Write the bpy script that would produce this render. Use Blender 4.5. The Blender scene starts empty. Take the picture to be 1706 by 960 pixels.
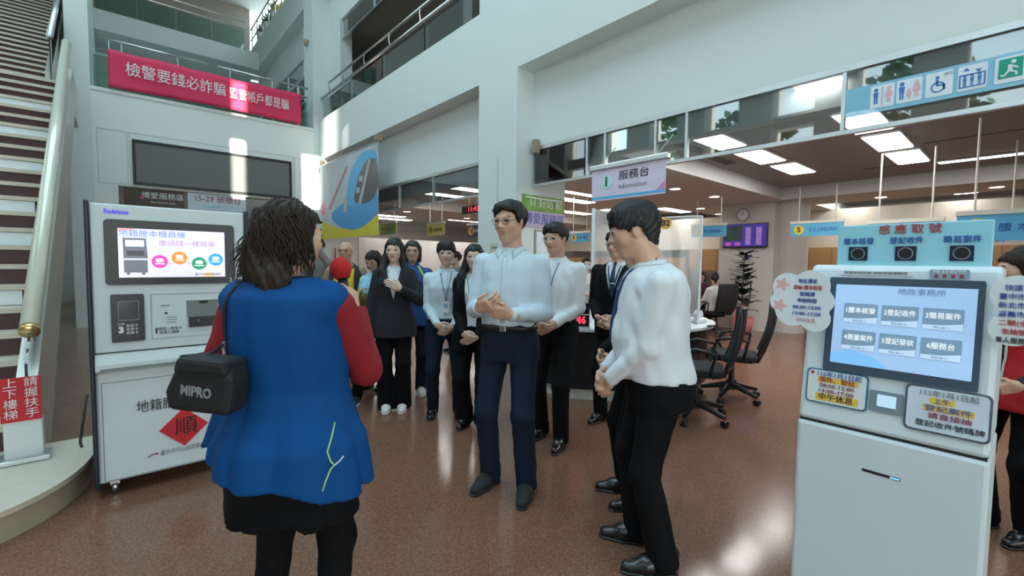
import bpy, math, random
import numpy as np
from mathutils import Vector, Matrix
random.seed(7)
SC = bpy.context.scene
COL = SC.collection
R = math.radians

# ---------------------------------------------------------------- camera
cam_d = bpy.data.cameras.new('camera')
cam_d.sensor_width = 36.0
cam_d.lens = 758.0 / 1706.0 * 36.0
cam_d.clip_start = 0.05
cam_d.clip_end = 300
cam = bpy.data.objects.new('camera', cam_d)
COL.objects.link(cam)
def _cam():
    az, pi, ro = R(41.2), R(-3.2), R(0.65)
    f0 = Vector((math.sin(az), math.cos(az), 0)); r0 = Vector((math.cos(az), -math.sin(az), 0)); u0 = Vector((0, 0, 1))
    f = f0 * math.cos(pi) + u0 * math.sin(pi); u = u0 * math.cos(pi) - f0 * math.sin(pi)
    r = r0 * math.cos(ro) + u * math.sin(ro); u = u * math.cos(ro) - r0 * math.sin(ro)
    m = Matrix(((r.x, u.x, -f.x, 0), (r.y, u.y, -f.y, 0), (r.z, u.z, -f.z, 1.42), (0, 0, 0, 1)))
    cam.matrix_world = m
_cam()
SC.camera = cam

# ---------------------------------------------------------------- world, sun, exposure
SC.view_settings.view_transform = 'Standard'
SC.view_settings.look = 'None'
SC.view_settings.gamma = 1.0
SC.view_settings.use_curve_mapping = False
SC.view_settings.exposure = 0.0
SC.cycles.max_bounces = 8
SC.cycles.diffuse_bounces = 4
SC.cycles.glossy_bounces = 4
SC.cycles.transparent_max_bounces = 12
SC.cycles.caustics_reflective = False
SC.cycles.caustics_refractive = False
SC.cycles.sample_clamp_indirect = 4.0
w = bpy.data.worlds.new('sky'); SC.world = w; w.use_nodes = True
nt = w.node_tree; nt.nodes.clear()
bg = nt.nodes.new('ShaderNodeBackground'); ow = nt.nodes.new('ShaderNodeOutputWorld')
tc = nt.nodes.new('ShaderNodeTexCoord'); sx = nt.nodes.new('ShaderNodeSeparateXYZ'); cr = nt.nodes.new('ShaderNodeValToRGB')
cr.color_ramp.elements[0].position = 0.0; cr.color_ramp.elements[0].color = (0.76, 0.90, 0.93, 1)
cr.color_ramp.elements[1].position = 0.6; cr.color_ramp.elements[1].color = (0.48, 0.73, 0.87, 1)
nt.links.new(tc.outputs['Generated'], sx.inputs[0]); nt.links.new(sx.outputs['Z'], cr.inputs[0])
nt.links.new(cr.outputs[0], bg.inputs[0]); nt.links.new(bg.outputs[0], ow.inputs[0])
bg.inputs[1].default_value = 4.3
SUN_D = Vector((0.22, 0.95, -0.24)).normalized()
sl = bpy.data.lights.new('sun', 'SUN'); sl.energy = 16.0; sl.angle = 0.006; sl.color = (1.0, 0.93, 0.82)
so = bpy.data.objects.new('sun', sl); COL.objects.link(so)
so.rotation_euler = SUN_D.to_track_quat('-Z', 'Y').to_euler(); so.location = (0, -20, 12)

# ---------------------------------------------------------------- materials
MATS = {}
def M(name, col, rough=0.6, metal=0.0, var=0.06, scale=8.0, bump=0.0, bscale=60.0, emit=0.0, coat=0.0, alpha=1.0, sheen=0.0, stretch=None, spec=None):
    if name in MATS: return MATS[name]
    m = bpy.data.materials.new(name); m.use_nodes = True; MATS[name] = m
    n = m.node_tree.nodes; l = m.node_tree.links
    b = n['Principled BSDF']
    b.inputs['Roughness'].default_value = rough; b.inputs['Metallic'].default_value = metal
    b.inputs['Coat Weight'].default_value = coat
    b.inputs['Sheen Weight'].default_value = sheen
    if spec is not None: b.inputs['Specular IOR Level'].default_value = spec
    t = n.new('ShaderNodeTexCoord'); no = n.new('ShaderNodeTexNoise'); no.inputs['Scale'].default_value = scale; no.inputs['Detail'].default_value = 3
    src = t.outputs['Object']
    if stretch:
        mp = n.new('ShaderNodeMapping'); mp.inputs['Scale'].default_value = stretch; l.new(src, mp.inputs[0]); src = mp.outputs[0]
    l.new(src, no.inputs['Vector'])
    mx = n.new('ShaderNodeMix'); mx.data_type = 'RGBA'
    mx.inputs[6].default_value = tuple(c * (1 - var) for c in col[:3]) + (1,)
    mx.inputs[7].default_value = tuple(min(1, c * (1 + var)) for c in col[:3]) + (1,)
    l.new(no.outputs['Fac'], mx.inputs[0]); l.new(mx.outputs[2], b.inputs['Base Color'])
    if bump:
        nb = n.new('ShaderNodeTexNoise'); nb.inputs['Scale'].default_value = bscale; nb.inputs['Detail'].default_value = 2
        bp = n.new('ShaderNodeBump'); bp.inputs['Strength'].default_value = bump; bp.inputs['Distance'].default_value = 0.01
        l.new(src, nb.inputs['Vector']); l.new(nb.outputs['Fac'], bp.inputs['Height']); l.new(bp.outputs[0], b.inputs['Normal'])
    if emit:
        l.new(mx.outputs[2], b.inputs['Emission Color']); b.inputs['Emission Strength'].default_value = emit
    if alpha < 1: b.inputs['Alpha'].default_value = alpha
    return m
def glass(name, tint=(0.9, 0.97, 0.95), refl=1.0, rough=0.02):
    if name in MATS: return MATS[name]
    m = bpy.data.materials.new(name); m.use_nodes = True; MATS[name] = m
    n = m.node_tree.nodes; l = m.node_tree.links; n.clear()
    o = n.new('ShaderNodeOutputMaterial'); mx = n.new('ShaderNodeMixShader'); tr = n.new('ShaderNodeBsdfTransparent'); gl = n.new('ShaderNodeBsdfGlossy')
    fr = n.new('ShaderNodeFresnel'); fr.inputs['IOR'].default_value = 1.5
    no = n.new('ShaderNodeTexNoise'); no.inputs['Scale'].default_value = 2.0
    ma = n.new('ShaderNodeMath'); ma.operation = 'MULTIPLY'; ma.inputs[1].default_value = refl; ma.use_clamp = True
    tr.inputs[0].default_value = tint + (1,); gl.inputs['Roughness'].default_value = rough
    rr_ = n.new('ShaderNodeMapRange'); rr_.inputs['To Min'].default_value = 0.94; rr_.inputs['To Max'].default_value = 1.0
    l.new(no.outputs['Fac'], rr_.inputs['Value']); l.new(rr_.outputs[0], gl.inputs['Color'])
    l.new(fr.outputs[0], ma.inputs[0]); l.new(ma.outputs[0], mx.inputs[0]); l.new(tr.outputs[0], mx.inputs[1]); l.new(gl.outputs[0], mx.inputs[2])
    l.new(mx.outputs[0], o.inputs[0])
    return m
def milky(name, col, fac):
    m = glass(name, (.93, .95, .96), 1.6, .15); n = m.node_tree.nodes; l = m.node_tree.links
    o = [x for x in n if x.type == 'OUTPUT_MATERIAL'][0]; src = o.inputs[0].links[0].from_socket
    d = n.new('ShaderNodeBsdfDiffuse'); d.inputs[0].default_value = col + (1,); t = n.new('ShaderNodeBsdfTranslucent'); t.inputs[0].default_value = col + (1,)
    a = n.new('ShaderNodeMixShader'); a.inputs[0].default_value = .5; l.new(d.outputs[0], a.inputs[1]); l.new(t.outputs[0], a.inputs[2])
    x = n.new('ShaderNodeMixShader'); x.inputs[0].default_value = fac; l.new(src, x.inputs[1]); l.new(a.outputs[0], x.inputs[2]); l.new(x.outputs[0], o.inputs[0]); return m
def frosted(name, col):
    m = bpy.data.materials.new(name); m.use_nodes = True; n = m.node_tree.nodes; l = m.node_tree.links; n.clear()
    o = n.new('ShaderNodeOutputMaterial'); t = n.new('ShaderNodeBsdfTranslucent'); no = n.new('ShaderNodeTexNoise'); no.inputs['Scale'].default_value = 3
    mr = n.new('ShaderNodeMix'); mr.data_type = 'RGBA'; mr.inputs[6].default_value = tuple(c * .95 for c in col) + (1,); mr.inputs[7].default_value = col + (1,)
    l.new(no.outputs['Fac'], mr.inputs[0]); l.new(mr.outputs[2], t.inputs[0]); l.new(t.outputs[0], o.inputs[0]); return m
def floor_mat():
    m = bpy.data.materials.new('terrazzo'); m.use_nodes = True
    n = m.node_tree.nodes; l = m.node_tree.links; b = n['Principled BSDF']
    t = n.new('ShaderNodeTexCoord')
    v = n.new('ShaderNodeTexVoronoi'); v.inputs['Scale'].default_value = 190
    r1 = n.new('ShaderNodeValToRGB'); e = r1.color_ramp.elements
    e[0].position = 0.0; e[0].color = (0.155, 0.066, 0.038, 1); e[1].position = 1.0; e[1].color = (0.27, 0.15, 0.10, 1)
    x = r1.color_ramp.elements.new(0.45); x.color = (0.195, 0.090, 0.054, 1)
    no = n.new('ShaderNodeTexNoise'); no.inputs['Scale'].default_value = 0.8; no.inputs['Detail'].default_value = 4
    mr = n.new('ShaderNodeMapRange'); mr.inputs['From Min'].default_value = 0.3; mr.inputs['From Max'].default_value = 0.7; mr.inputs['To Min'].default_value = 0.11; mr.inputs['To Max'].default_value = 0.24
    sp = n.new('ShaderNodeSeparateColor')
    l.new(t.outputs['Object'], v.inputs['Vector']); l.new(t.outputs['Object'], no.inputs['Vector'])
    l.new(v.outputs['Color'], sp.inputs[0]); l.new(sp.outputs[0], r1.inputs[0]); l.new(r1.outputs[0], b.inputs['Base Color'])
    l.new(no.outputs['Fac'], mr.inputs['Value']); l.new(mr.outputs[0], b.inputs['Roughness'])
    b.inputs['Specular IOR Level'].default_value = 0.32
    return m

# ---------------------------------------------------------------- mesh helpers
class MB:
    def __init__(s): s.v = []; s.f = []
    def add(s, vs, fs):
        o = len(s.v); s.v += [tuple(map(float, p)) for p in vs]; s.f += [tuple(i + o for i in f) for f in fs]; return s
    def box(s, x0, x1, y0, y1, z0, z1):
        x0, x1 = min(x0, x1), max(x0, x1); y0, y1 = min(y0, y1), max(y0, y1); z0, z1 = min(z0, z1), max(z0, z1)
        return s.add([(x0, y0, z0), (x1, y0, z0), (x1, y1, z0), (x0, y1, z0), (x0, y0, z1), (x1, y0, z1), (x1, y1, z1), (x0, y1, z1)],
                     [(3, 2, 1, 0), (4, 5, 6, 7), (0, 1, 5, 4), (1, 2, 6, 5), (2, 3, 7, 6), (3, 0, 4, 7)])
    def tube(s, pts, r, n=10, closed=False):
        pts = [Vector(p) for p in pts]; N = len(pts); rs = r if isinstance(r, (list, tuple)) else [r] * N
        vs = []; up = None
        for i, p in enumerate(pts):
            a = pts[i - 1] if (i or closed) else pts[0]; b = pts[(i + 1) % N] if (i < N - 1 or closed) else pts[-1]
            d = (b - a).normalized()
            if up is None: up = d.orthogonal().normalized()
            up = (up - d * up.dot(d)); up = up.normalized() if up.length > 1e-6 else d.orthogonal().normalized()
            sd = d.cross(up)
            for k in range(n):
                t = 2 * math.pi * k / n; vs.append(p + (up * math.cos(t) + sd * math.sin(t)) * rs[i])
        fs = []
        for i in range(N if closed else N - 1):
            j = (i + 1) % N
            for k in range(n): fs.append((i * n + k, i * n + (k + 1) % n, j * n + (k + 1) % n, j * n + k))
        if not closed: fs += [tuple(range(n))[::-1], tuple(range((N - 1) * n, N * n))]
        return s.add(vs, fs)
    def prism(s, poly, fn0, fn1):
        n = len(poly); vs = [fn0(*p) for p in poly] + [fn1(*p) for p in poly]
        return s.add(vs, [tuple(range(n))[::-1], tuple(range(n, 2 * n))] + [(i, (i + 1) % n, n + (i + 1) % n, n + i) for i in range(n)])
    def lathe(s, prof, c=(0, 0, 0), n=24, a0=0, a1=2 * math.pi):
        vs = []; full = abs(a1 - a0 - 2 * math.pi) < 1e-6; m = n if full else n + 1
        for i in range(m):
            t = a0 + (a1 - a0) * i / n
            for r_, z in prof: vs.append((c[0] + r_ * math.cos(t), c[1] + r_ * math.sin(t), c[2] + z))
        k = len(prof); fs = []
        for i in range(n):
            j = (i + 1) % m
            for q in range(k - 1): fs.append((i * k + q, j * k + q, j * k + q + 1, i * k + q + 1))
        return s.add(vs, fs)
    def grid(s, fn, nu, nv, thick=None):
        vs = [fn(i / nu, j / nv) for j in range(nv + 1) for i in range(nu + 1)]
        return s.add(vs, [(j * (nu + 1) + i, j * (nu + 1) + i + 1, (j + 1) * (nu + 1) + i + 1, (j + 1) * (nu + 1) + i) for j in range(nv) for i in range(nu)])
WM = {}
def thing(name, label, cat, loc=(0, 0, 0), rz=0.0, group=None, kind=None):
    o = bpy.data.objects.new(name, None); COL.objects.link(o); o.empty_display_size = 0.1
    o.location = loc; o.rotation_euler = (0, 0, rz)
    WM[o.name] = Matrix.Translation(Vector(loc)) @ Matrix.Rotation(rz, 4, 'Z')
    tag(o, label, cat, group, kind); return o
def tag(o, label=None, cat=None, group=None, kind=None):
    if label: o['label'] = label
    if cat: o['category'] = cat
    if group: o['group'] = group
    if kind: o['kind'] = kind
    return o
def link_mesh(name, me, mat, parent=None, smooth=False, mats=None):
    for m in (mats or [mat]): me.materials.append(m)
    if smooth: me.polygons.foreach_set('use_smooth', [True] * len(me.polygons))
    o = bpy.data.objects.new(name, me); COL.objects.link(o)
    if parent is not None: o.parent = parent; WM[o.name] = WM[parent.name]
    else: WM[o.name] = Matrix.Translation(o.location)
    return o
def build(name, mb, mat, parent=None, local=False, smooth=False, bevel=0.0, solid=0.0, seg=2):
    vs = mb.v; me = bpy.data.meshes.new(name); loc = None
    if parent is not None and not local:
        inv = WM[parent.name].inverted(); vs = [tuple(inv @ Vector(p)) for p in vs]
    if parent is None:
        a = np.array(vs); c = ((a[:, 0].min() + a[:, 0].max()) / 2, (a[:, 1].min() + a[:, 1].max()) / 2, a[:, 2].min())
        vs = (a - np.array(c)).tolist(); loc = c
    me.from_pydata(vs, [], mb.f); me.update()
    o = link_mesh(name, me, mat, parent, smooth)
    if loc is not None: o.location = loc; WM[o.name] = Matrix.Translation(Vector(loc))
    if solid: md = o.modifiers.new('s', 'SOLIDIFY'); md.thickness = solid; md.offset = 0
    if bevel: md = o.modifiers.new('b', 'BEVEL'); md.width = bevel; md.segments = seg; md.limit_method = 'ANGLE'
    return o
def st(name, mb, mat, parent=None, label=None, **k):
    o = build(name, mb, mat, parent, **k)
    if parent is None: o['kind'] = 'structure'
    if label: o['label'] = label
    return o
class Face:
    """a flat local frame: u to the viewer's right, v up, w out of the face"""
    def __init__(s, o, r, u): s.o = Vector(o); s.r = Vector(r).normalized(); s.u = Vector(u).normalized(); s.n = s.r.cross(s.u)
    def P(s, u, v, w=0.0): return s.o + s.r * u + s.u * v + s.n * w
    def box(s, u0, u1, v0, v1, w0, w1, mb=None):
        mb = mb or MB()
        return mb.add([s.P(u0, v0, w0), s.P(u1, v0, w0), s.P(u1, v1, w0), s.P(u0, v1, w0), s.P(u0, v0, w1), s.P(u1, v0, w1), s.P(u1, v1, w1), s.P(u0, v1, w1)],
                      [(3, 2, 1, 0), (4, 5, 6, 7), (0, 1, 5, 4), (1, 2, 6, 5), (2, 3, 7, 6), (3, 0, 4, 7)])
    def poly(s, pts, w0, w1, mb=None):
        mb = mb or MB(); return mb.prism(pts, lambda a, b: s.P(a, b, w0), lambda a, b: s.P(a, b, w1))
    def rr(s, u0, u1, v0, v1, r_, w0, w1, mb=None, n=5):
        return s.poly(rrect(u0, u1, v0, v1, r_, n), w0, w1, mb)
    def disc(s, u, v, r_, w0, w1, mb=None, n=24): return s.poly([(u + r_ * math.cos(2 * math.pi * k / n), v + r_ * math.sin(2 * math.pi * k / n)) for k in range(n)], w0, w1, mb)
    def ring(s, u, v, r0, r1, w0, w1, mb=None, n=28):
        mb = mb or MB(); vs = []
        for k in range(n):
            c, d = math.cos(2 * math.pi * k / n), math.sin(2 * math.pi * k / n)
            vs += [s.P(u + r0 * c, v + r0 * d, w0), s.P(u + r1 * c, v + r1 * d, w0), s.P(u + r1 * c, v + r1 * d, w1), s.P(u + r0 * c, v + r0 * d, w1)]
        fs = []
        for k in range(n):
            a, b = 4 * k, 4 * ((k + 1) % n)
            for q in range(4): fs.append((a + q, a + (q + 1) % 4, b + (q + 1) % 4, b + q))
        return mb.add(vs, fs)
    def frame(s, u0, u1, v0, v1, t, w0, w1, mb=None):
        mb = mb or MB()
        s.box(u0, u1, v0, v0 + t, w0, w1, mb); s.box(u0, u1, v1 - t, v1, w0, w1, mb); s.box(u0, u0 + t, v0 + t, v1 - t, w0, w1, mb); s.box(u1 - t, u1, v0 + t, v1 - t, w0, w1, mb)
        return mb
def rrect(u0, u1, v0, v1, r_, n=5):
    out = []
    for cx, cy, a in ((u1 - r_, v1 - r_, 0), (u0 + r_, v1 - r_, 90), (u0 + r_, v0 + r_, 180), (u1 - r_, v0 + r_, 270)):
        for k in range(n + 1):
            t = R(a + 90 * k / n); out.append((cx + r_ * math.cos(t), cy + r_ * math.sin(t)))
    return out
TEXTS = []
def text(F, body, u, v, size, mat, parent, w=0.003, width=None, align='CENTER', name='lettering', bold=0.0, thick=0.0008, shear=0.0):
    """lettering on face F; (u,v) is the middle of the line; converted to mesh at the end"""
    if any(ch > '\u2e80' for ch in body): bold = 0.0      # bolder outlines fill in the fine strokes
    c = bpy.data.curves.new(name, 'FONT'); c.body = body; c.size = size; c.align_x = align; c.align_y = 'CENTER'; c.extrude = thick; c.offset = bold; c.resolution_u = 2; c.shear = shear
    o = bpy.data.objects.new('txt_tmp', c); COL.objects.link(o)
    p = F.P(u, v, w)
    o.matrix_world = Matrix(((F.r.x, F.u.x, F.n.x, p.x), (F.r.y, F.u.y, F.n.y, p.y), (F.r.z, F.u.z, F.n.z, p.z), (0, 0, 0, 1)))
    TEXTS.append((o, name, mat, parent, width)); return o
def flush_texts():
    bpy.context.view_layer.update()
    dg = bpy.context.evaluated_depsgraph_get(); out = []
    for o, name, mat, parent, width in TEXTS:
        me = bpy.data.meshes.new_from_object(o.evaluated_get(dg)); mw = o.matrix_world.copy()
        if width and len(me.vertices):
            xs = [v.co.x for v in me.vertices]; k = width / max(1e-6, max(xs) - min(xs)); cx = (max(xs) + min(xs)) / 2
            for v in me.vertices: v.co.x = (v.co.x - cx) * k
        out.append((me, mw, name, mat, parent))
    for o, *_ in TEXTS:
        c = o.data; bpy.data.objects.remove(o); bpy.data.curves.remove(c)
    TEXTS.clear()
    for me, mw, name, mat, parent in out:
        if not len(me.vertices): continue
        me.transform(WM[parent.name].inverted() @ mw); me.name = name; me.materials.clear()
        link_mesh(name, me, mat, parent)
def dup(root, loc, rz, label=None, group=None):
    r_ = root.copy(); COL.objects.link(r_); r_.location = loc; r_.rotation_euler = (0, 0, rz)
    WM[r_.name] = Matrix.Translation(Vector(loc)) @ Matrix.Rotation(rz, 4, 'Z')
    if label: r_['label'] = label
    if group: r_['group'] = group
    for ch in list(root.children):
        c = ch.copy(); COL.objects.link(c); c.parent = r_; WM[c.name] = WM[r_.name]
        for g in list(ch.children):
            d = g.copy(); COL.objects.link(d); d.parent = c; WM[d.name] = WM[r_.name]
    return r_

# ================================================================ shared materials
WALL = M('wall_paint', (.76, .80, .775), .75, var=.02, scale=3); WALL_B = M('wall_panel', (.80, .80, .76), .6, var=.02)
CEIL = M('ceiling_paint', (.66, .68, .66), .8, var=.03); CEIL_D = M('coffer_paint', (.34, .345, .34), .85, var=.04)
WHITE = M('white_lacquer', (.74, .78, .77), .35, var=.02); OFFW = M('off_white', (.70, .69, .64), .5, var=.03); BLACK = M('black_plastic', (.012, .012, .014), .35); CHAR = M('charcoal', (.03, .03, .034), .6)
STEEL = M('stainless', (.60, .60, .58), .22, metal=1.0, var=.05, stretch=(1, 1, 20)); ALU = M('aluminium', (.66, .68, .70), .32, metal=1.0); BRASS = M('brass', (.70, .50, .22), .3, metal=1.0)
GLS = glass('window_glass', (.80, .85, .85), 2.6); GLS_A = glass('window_glass_plain', (.88, .91, .91), .8); GLS_G = glass('green_glass', (.56, .74, .68), 2.6); GLS_C = milky('clear_sheet', (.80, .84, .86), .28)
CREAM = M('stone_cream', (.62, .55, .44), .45, var=.07, scale=20); MAROON = M('riser_maroon', (.060, .012, .014), .5, var=.1)
WOOD = M('wood_oak', (.44, .25, .11), .5, var=.16, scale=5, stretch=(9, 9, .7))
LAMP = M('lamp_diffuser', (1.0, .975, .94), .5, var=0, emit=17.0); LAMP_S = M('downlight_glow', (1.0, .94, .84), .5, var=0, emit=14.0)
INK = M('ink_black', (.012, .012, .014), .6); INK_R = M('ink_red', (.55, .015, .02), .6); INK_W = M('ink_white', (.85, .85, .85), .6); INK_B = M('ink_blue', (.02, .08, .42), .6); INK_M = M('ink_maroon', (.30, .03, .05), .6); INK_G = M('ink_grey', (.25, .27, .29), .6)
NAVY = M('navy_edge', (.010, .014, .030), .4); SKYB = M('board_sky_blue', (.34, .70, .82), .5, var=.02); RED = M('paper_red', (.62, .018, .028), .6); YEL = M('sign_yellow', (.85, .60, .06), .5)

XP = lambda X, y0: Face((X, y0, 0), (0, -1, 0), (0, 0, 1))      # a face looking towards -x, u runs from y0 downwards in y
YP = lambda Y, x0: Face((x0, Y, 0), (1, 0, 0), (0, 0, 1))       # a face looking towards -y

# ================================================================ the setting
st('floor', MB().box(-6.3, 18, -7.3, 21, -.1, 0), floor_mat())
# long wall with the hall openings
m = MB()
m.box(4.2, 5.2, 4.74, 5.60, 0, 2.76); m.box(4.2, 4.6, 4.74, 5.60, 2.76, 4.07)                              # column between the openings
m.box(4.2, 4.6, -7.0, 13.4, 4.07, 4.9)                                                                      # beam
m.box(4.2, 4.6, -7.0, 5.60, 4.9, 11.0)                                                                      # plain upper wall
m.box(4.5, 4.62, -7.0, 4.74, 3.04, 4.07); m.box(4.5, 4.62, 5.60, 12.6, 3.04, 4.07)                          # set-back panels over the glazing
m.box(4.2, 4.55, 5.60, 12.55, 4.9, 5.10)                                                                    # kerb of the balcony
m.box(4.05, 4.70, 12.6, 13.3, 0, 11.0)                                                                      # corner pillar
m.box(4.2, 4.6, -7.0, -3.2, 0, 4.07)
m.box(4.2, 4.5, 12.3, 12.6, 0, 4.07)
# upper storey, same order of beam, set-back panel and glazing
m.box(4.2, 4.6, 13.3, 20.5, 8.45, 9.45); m.box(4.5, 4.62, 13.3, 20.5, 7.5, 8.45); m.box(4.2, 4.6, 13.3, 20.5, 4.0, 5.1)
m.box(4.5, 4.62, 5.6, 12.6, 7.5, 11.0); m.box(4.2, 4.5, 5.6, 12.6, 8.45, 9.45); m.box(4.45, 4.75, 11.75, 12.6, 5.1, 7.5)
wall_r = st('wall_right', m, WALL)
# banner wall with the opening under the display
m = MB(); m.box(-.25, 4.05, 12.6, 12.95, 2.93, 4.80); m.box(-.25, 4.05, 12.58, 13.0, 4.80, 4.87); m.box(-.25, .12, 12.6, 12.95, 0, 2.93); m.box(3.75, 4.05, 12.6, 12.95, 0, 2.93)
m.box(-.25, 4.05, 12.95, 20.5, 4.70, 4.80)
wall_b = st('wall_back', m, M('wall_paint_lifted', (.87, .885, .845), .75, var=.02, scale=3))  # wall paint made lighter to make up for the weak light here
m = MB()
for x0, x1, z0, z1 in ((-.20, .30, 2.96, 4.06), (.30, 3.55, 2.96, 4.06), (3.55, 3.72, 2.96, 4.06)): YP(12.6, 0).frame(x0 + .012, x1 - .012, z0, z1, .012, .0, .006, m)
build('panel_joint', m, M('joint_shadow_gap', (.60, .60, .56), .7), wall_b)
st('wall_corridor', MB().box(-.25, 4.5, 16.0, 16.1, 0, 4.7), M('corridor_white', (.62, .60, .57), .7), label='pale corridor wall seen under the banner wall')
# far storey behind the banner wall
m = MB(); m.box(-6.0, 4.2, 19.0, 20.5, 8.35, 8.95); m.box(-6.0, 4.6, 20.5, 20.8, 0, 8.4); m.box(-6, 4.6, 22.5, 22.6, 8.4, 12)
wall_f = st('wall_far', m, WALL)
st('wall_gallery_far', MB().box(-.25, 4.2, 20.3, 20.45, 8.95, 11.0), M('gallery_paint_shade', (.34, .31, .27), .8), label='wall coloured dark as gallery shade behind the highest glass railing')  # dark colour puts the gallery's shade into this wall
m = MB(); m.box(-6.3, -4.6, -7.3, 22.5, 11.0, 11.4); m.box(2.6, 4.6, -7.3, 22.5, 11.0, 11.4); m.box(-4.6, 2.6, -7.3, -4.0, 11.0, 11.4); m.box(-4.6, 2.6, 12.0, 22.5, 11.0, 11.4)  # opening in the unseen roof, added to light the back wall
ca_ = st('ceiling_atrium', m, CEIL)
for i in range(20): build('added_louvre', MB().box(-4.6, 2.6, -4.0 + i * .8, -3.94 + i * .8, 11.0, 11.4), CEIL, ca_)  # unseen louvres added to keep the low sun out
m = MB(); m.box(-.60, -.25, 12.6, 20.5, 0, 11.0); st('wall_stair', m, WALL)
# side wall with tall daylight windows between deep piers (left of the camera)
m = MB(); m.box(-6.3, -6.0, -7, 22.5, 0, 3.3); m.box(-6.3, -6.0, -7, 22.5, 10.2, 11.0)
yy = -7.0; k = 0
while yy < 22.4:
    m.box(-6.5, -5.7, yy, yy + .95, 1.0, 10.2); yy += 2.05
for z0, z1 in ((3.3, 3.9), (5.45, 5.85), (7.4, 10.3)): m.box(-6.3, -5.95, -7, 22.5, z0, z1)
wall_l = st('wall_left', m, M('pier_paint', (.50, .48, .44), .7))
# wall behind the camera; its unseen narrow slots are cut to throw the sun patches
SD = SUN_D; slots = []
def slot(P0, P1, plane):       # patch corners on a surface -> slot on the wall at y=-7
    out = []
    for p in (P0, P1):
        t = (p[1] + 7.0) / SD.y; out.append((p[0] - SD.x * t, p[2] - SD.z * t))
    slots.append((min(out[0][0], out[1][0]), max(out[0][0], out[1][0]), min(out[0][1], out[1][1]), max(out[0][1], out[1][1])))
slot((2.17, 12.6, 2.90), (2.45, 12.6, 4.25), 'y'); slot((2.21, 12.6, 4.86), (2.49, 12.6, 5.6), 'y')
slot((3.76, 12.6, 2.8), (4.18, 12.6, 4.15), 'y'); slot((4.2, 11.35, 4.1), (4.2, 12.35, 5.05), 'x'); slot((4.2, 10.75, 4.1), (4.2, 10.95, 4.55), 'x')
FILL_WIN = [(-5.6 + i * 1.62, -5.6 + i * 1.62 + 1.5, .35, 3.1) for i in range(6)]; slots += FILL_WIN      # unseen frosted panes, added to light faces from behind the camera
xs = sorted({-6.3, 4.6} | {v for s_ in slots for v in s_[:2]}); zs = sorted({0.0, 11.0} | {v for s_ in slots for v in s_[2:]}); m = MB()
for i in range(len(xs) - 1):
    for j in range(len(zs) - 1):
        cx, cz = (xs[i] + xs[i + 1]) / 2, (zs[j] + zs[j + 1]) / 2
        if not any(a < cx < b and c < cz < d for a, b, c, d in slots): m.box(xs[i], xs[i + 1], -7.03, -7.0, zs[j], zs[j + 1])
wf_ = st('wall_front', m, WALL); FROST = frosted('frosted_fill', (.56, .60, .62))
for a, b, c, d in FILL_WIN: build('frosted_fill_pane', MB().add([(a, -7.015, c), (b, -7.015, c), (b, -7.015, d), (a, -7.015, d)], [(0, 1, 2, 3)]), FROST, wf_)

# ---- the counter hall behind the openings
m = MB(); m.box(15.0, 15.2, -6, 18.6, 0, 3.2); m.box(4.6, 15.2, 18.4, 18.6, 0, 3.2); m.box(4.6, 4.7, 13.3, 18.4, 0, 3.2); m.box(6.2, 12.0, 14.9, 15.0, 0, 2.2); m.box(4.6, 15.2, -6.2, -6.0, 0, 3.2)
wall_h = st('wall_hall', m, M('hall_wall', (.76, .74, .71), .7))
m = MB(); ZS, ZC = 2.76, 3.0
coff = [(4.75, 10.3, -3.5, 3.43), (11.6, 14.6, -3.5, 3.2), (4.7, 14.6, 5.75, 10.3), (4.7, 14.6, 12.3, 18.0)]
xs = sorted({4.62, 15.0} | {v for c in coff for v in c[:2]}); ys = sorted({-6.0, 18.4} | {v for c in coff for v in c[2:]})
for i in range(len(xs) - 1):
    for j in range(len(ys) - 1):
        cx, cy = (xs[i] + xs[i + 1]) / 2, (ys[j] + ys[j + 1]) / 2
        if not any(a < cx < b and c < cy < d for a, b, c, d in coff): m.box(xs[i], xs[i + 1], ys[j], ys[j + 1], ZS, ZC)
hc = st('ceiling_hall', m, CEIL)
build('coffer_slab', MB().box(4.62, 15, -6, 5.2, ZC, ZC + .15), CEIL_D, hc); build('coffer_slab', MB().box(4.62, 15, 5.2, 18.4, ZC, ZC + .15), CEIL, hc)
m = MB()
for x in (6.6, 7.8, 9.2): m.box(x, x + .03, -3.0, 1.9 if x != 7.8 else 1.0, ZC - .006, ZC)
for x, y in ((5.6, 3.05), (6.6, 3.1)): m.box(x, x + .7, y, y + .16, ZC - .008, ZC)
build('air_grille', m, M('grille_dark', (.10, .085, .075), .7), hc)
m = MB(); m.box(10.45, 11.35, 3.60, 4.75, 0, ZS); m.lathe([(.30, 0), (.30, ZS)], (10.95, 3.42, 0), 28); col_h = st('wall_column', m, M('column_paint', (.68, .66, .62), .6), label='white hall column with a rounded corner')
m = MB(); m.box(8.9, 9.5, 11.0, 11.6, 0, ZS); st('wall_column', m, MATS['column_paint'], label='white hall column behind the yellow counter signs')

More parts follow.
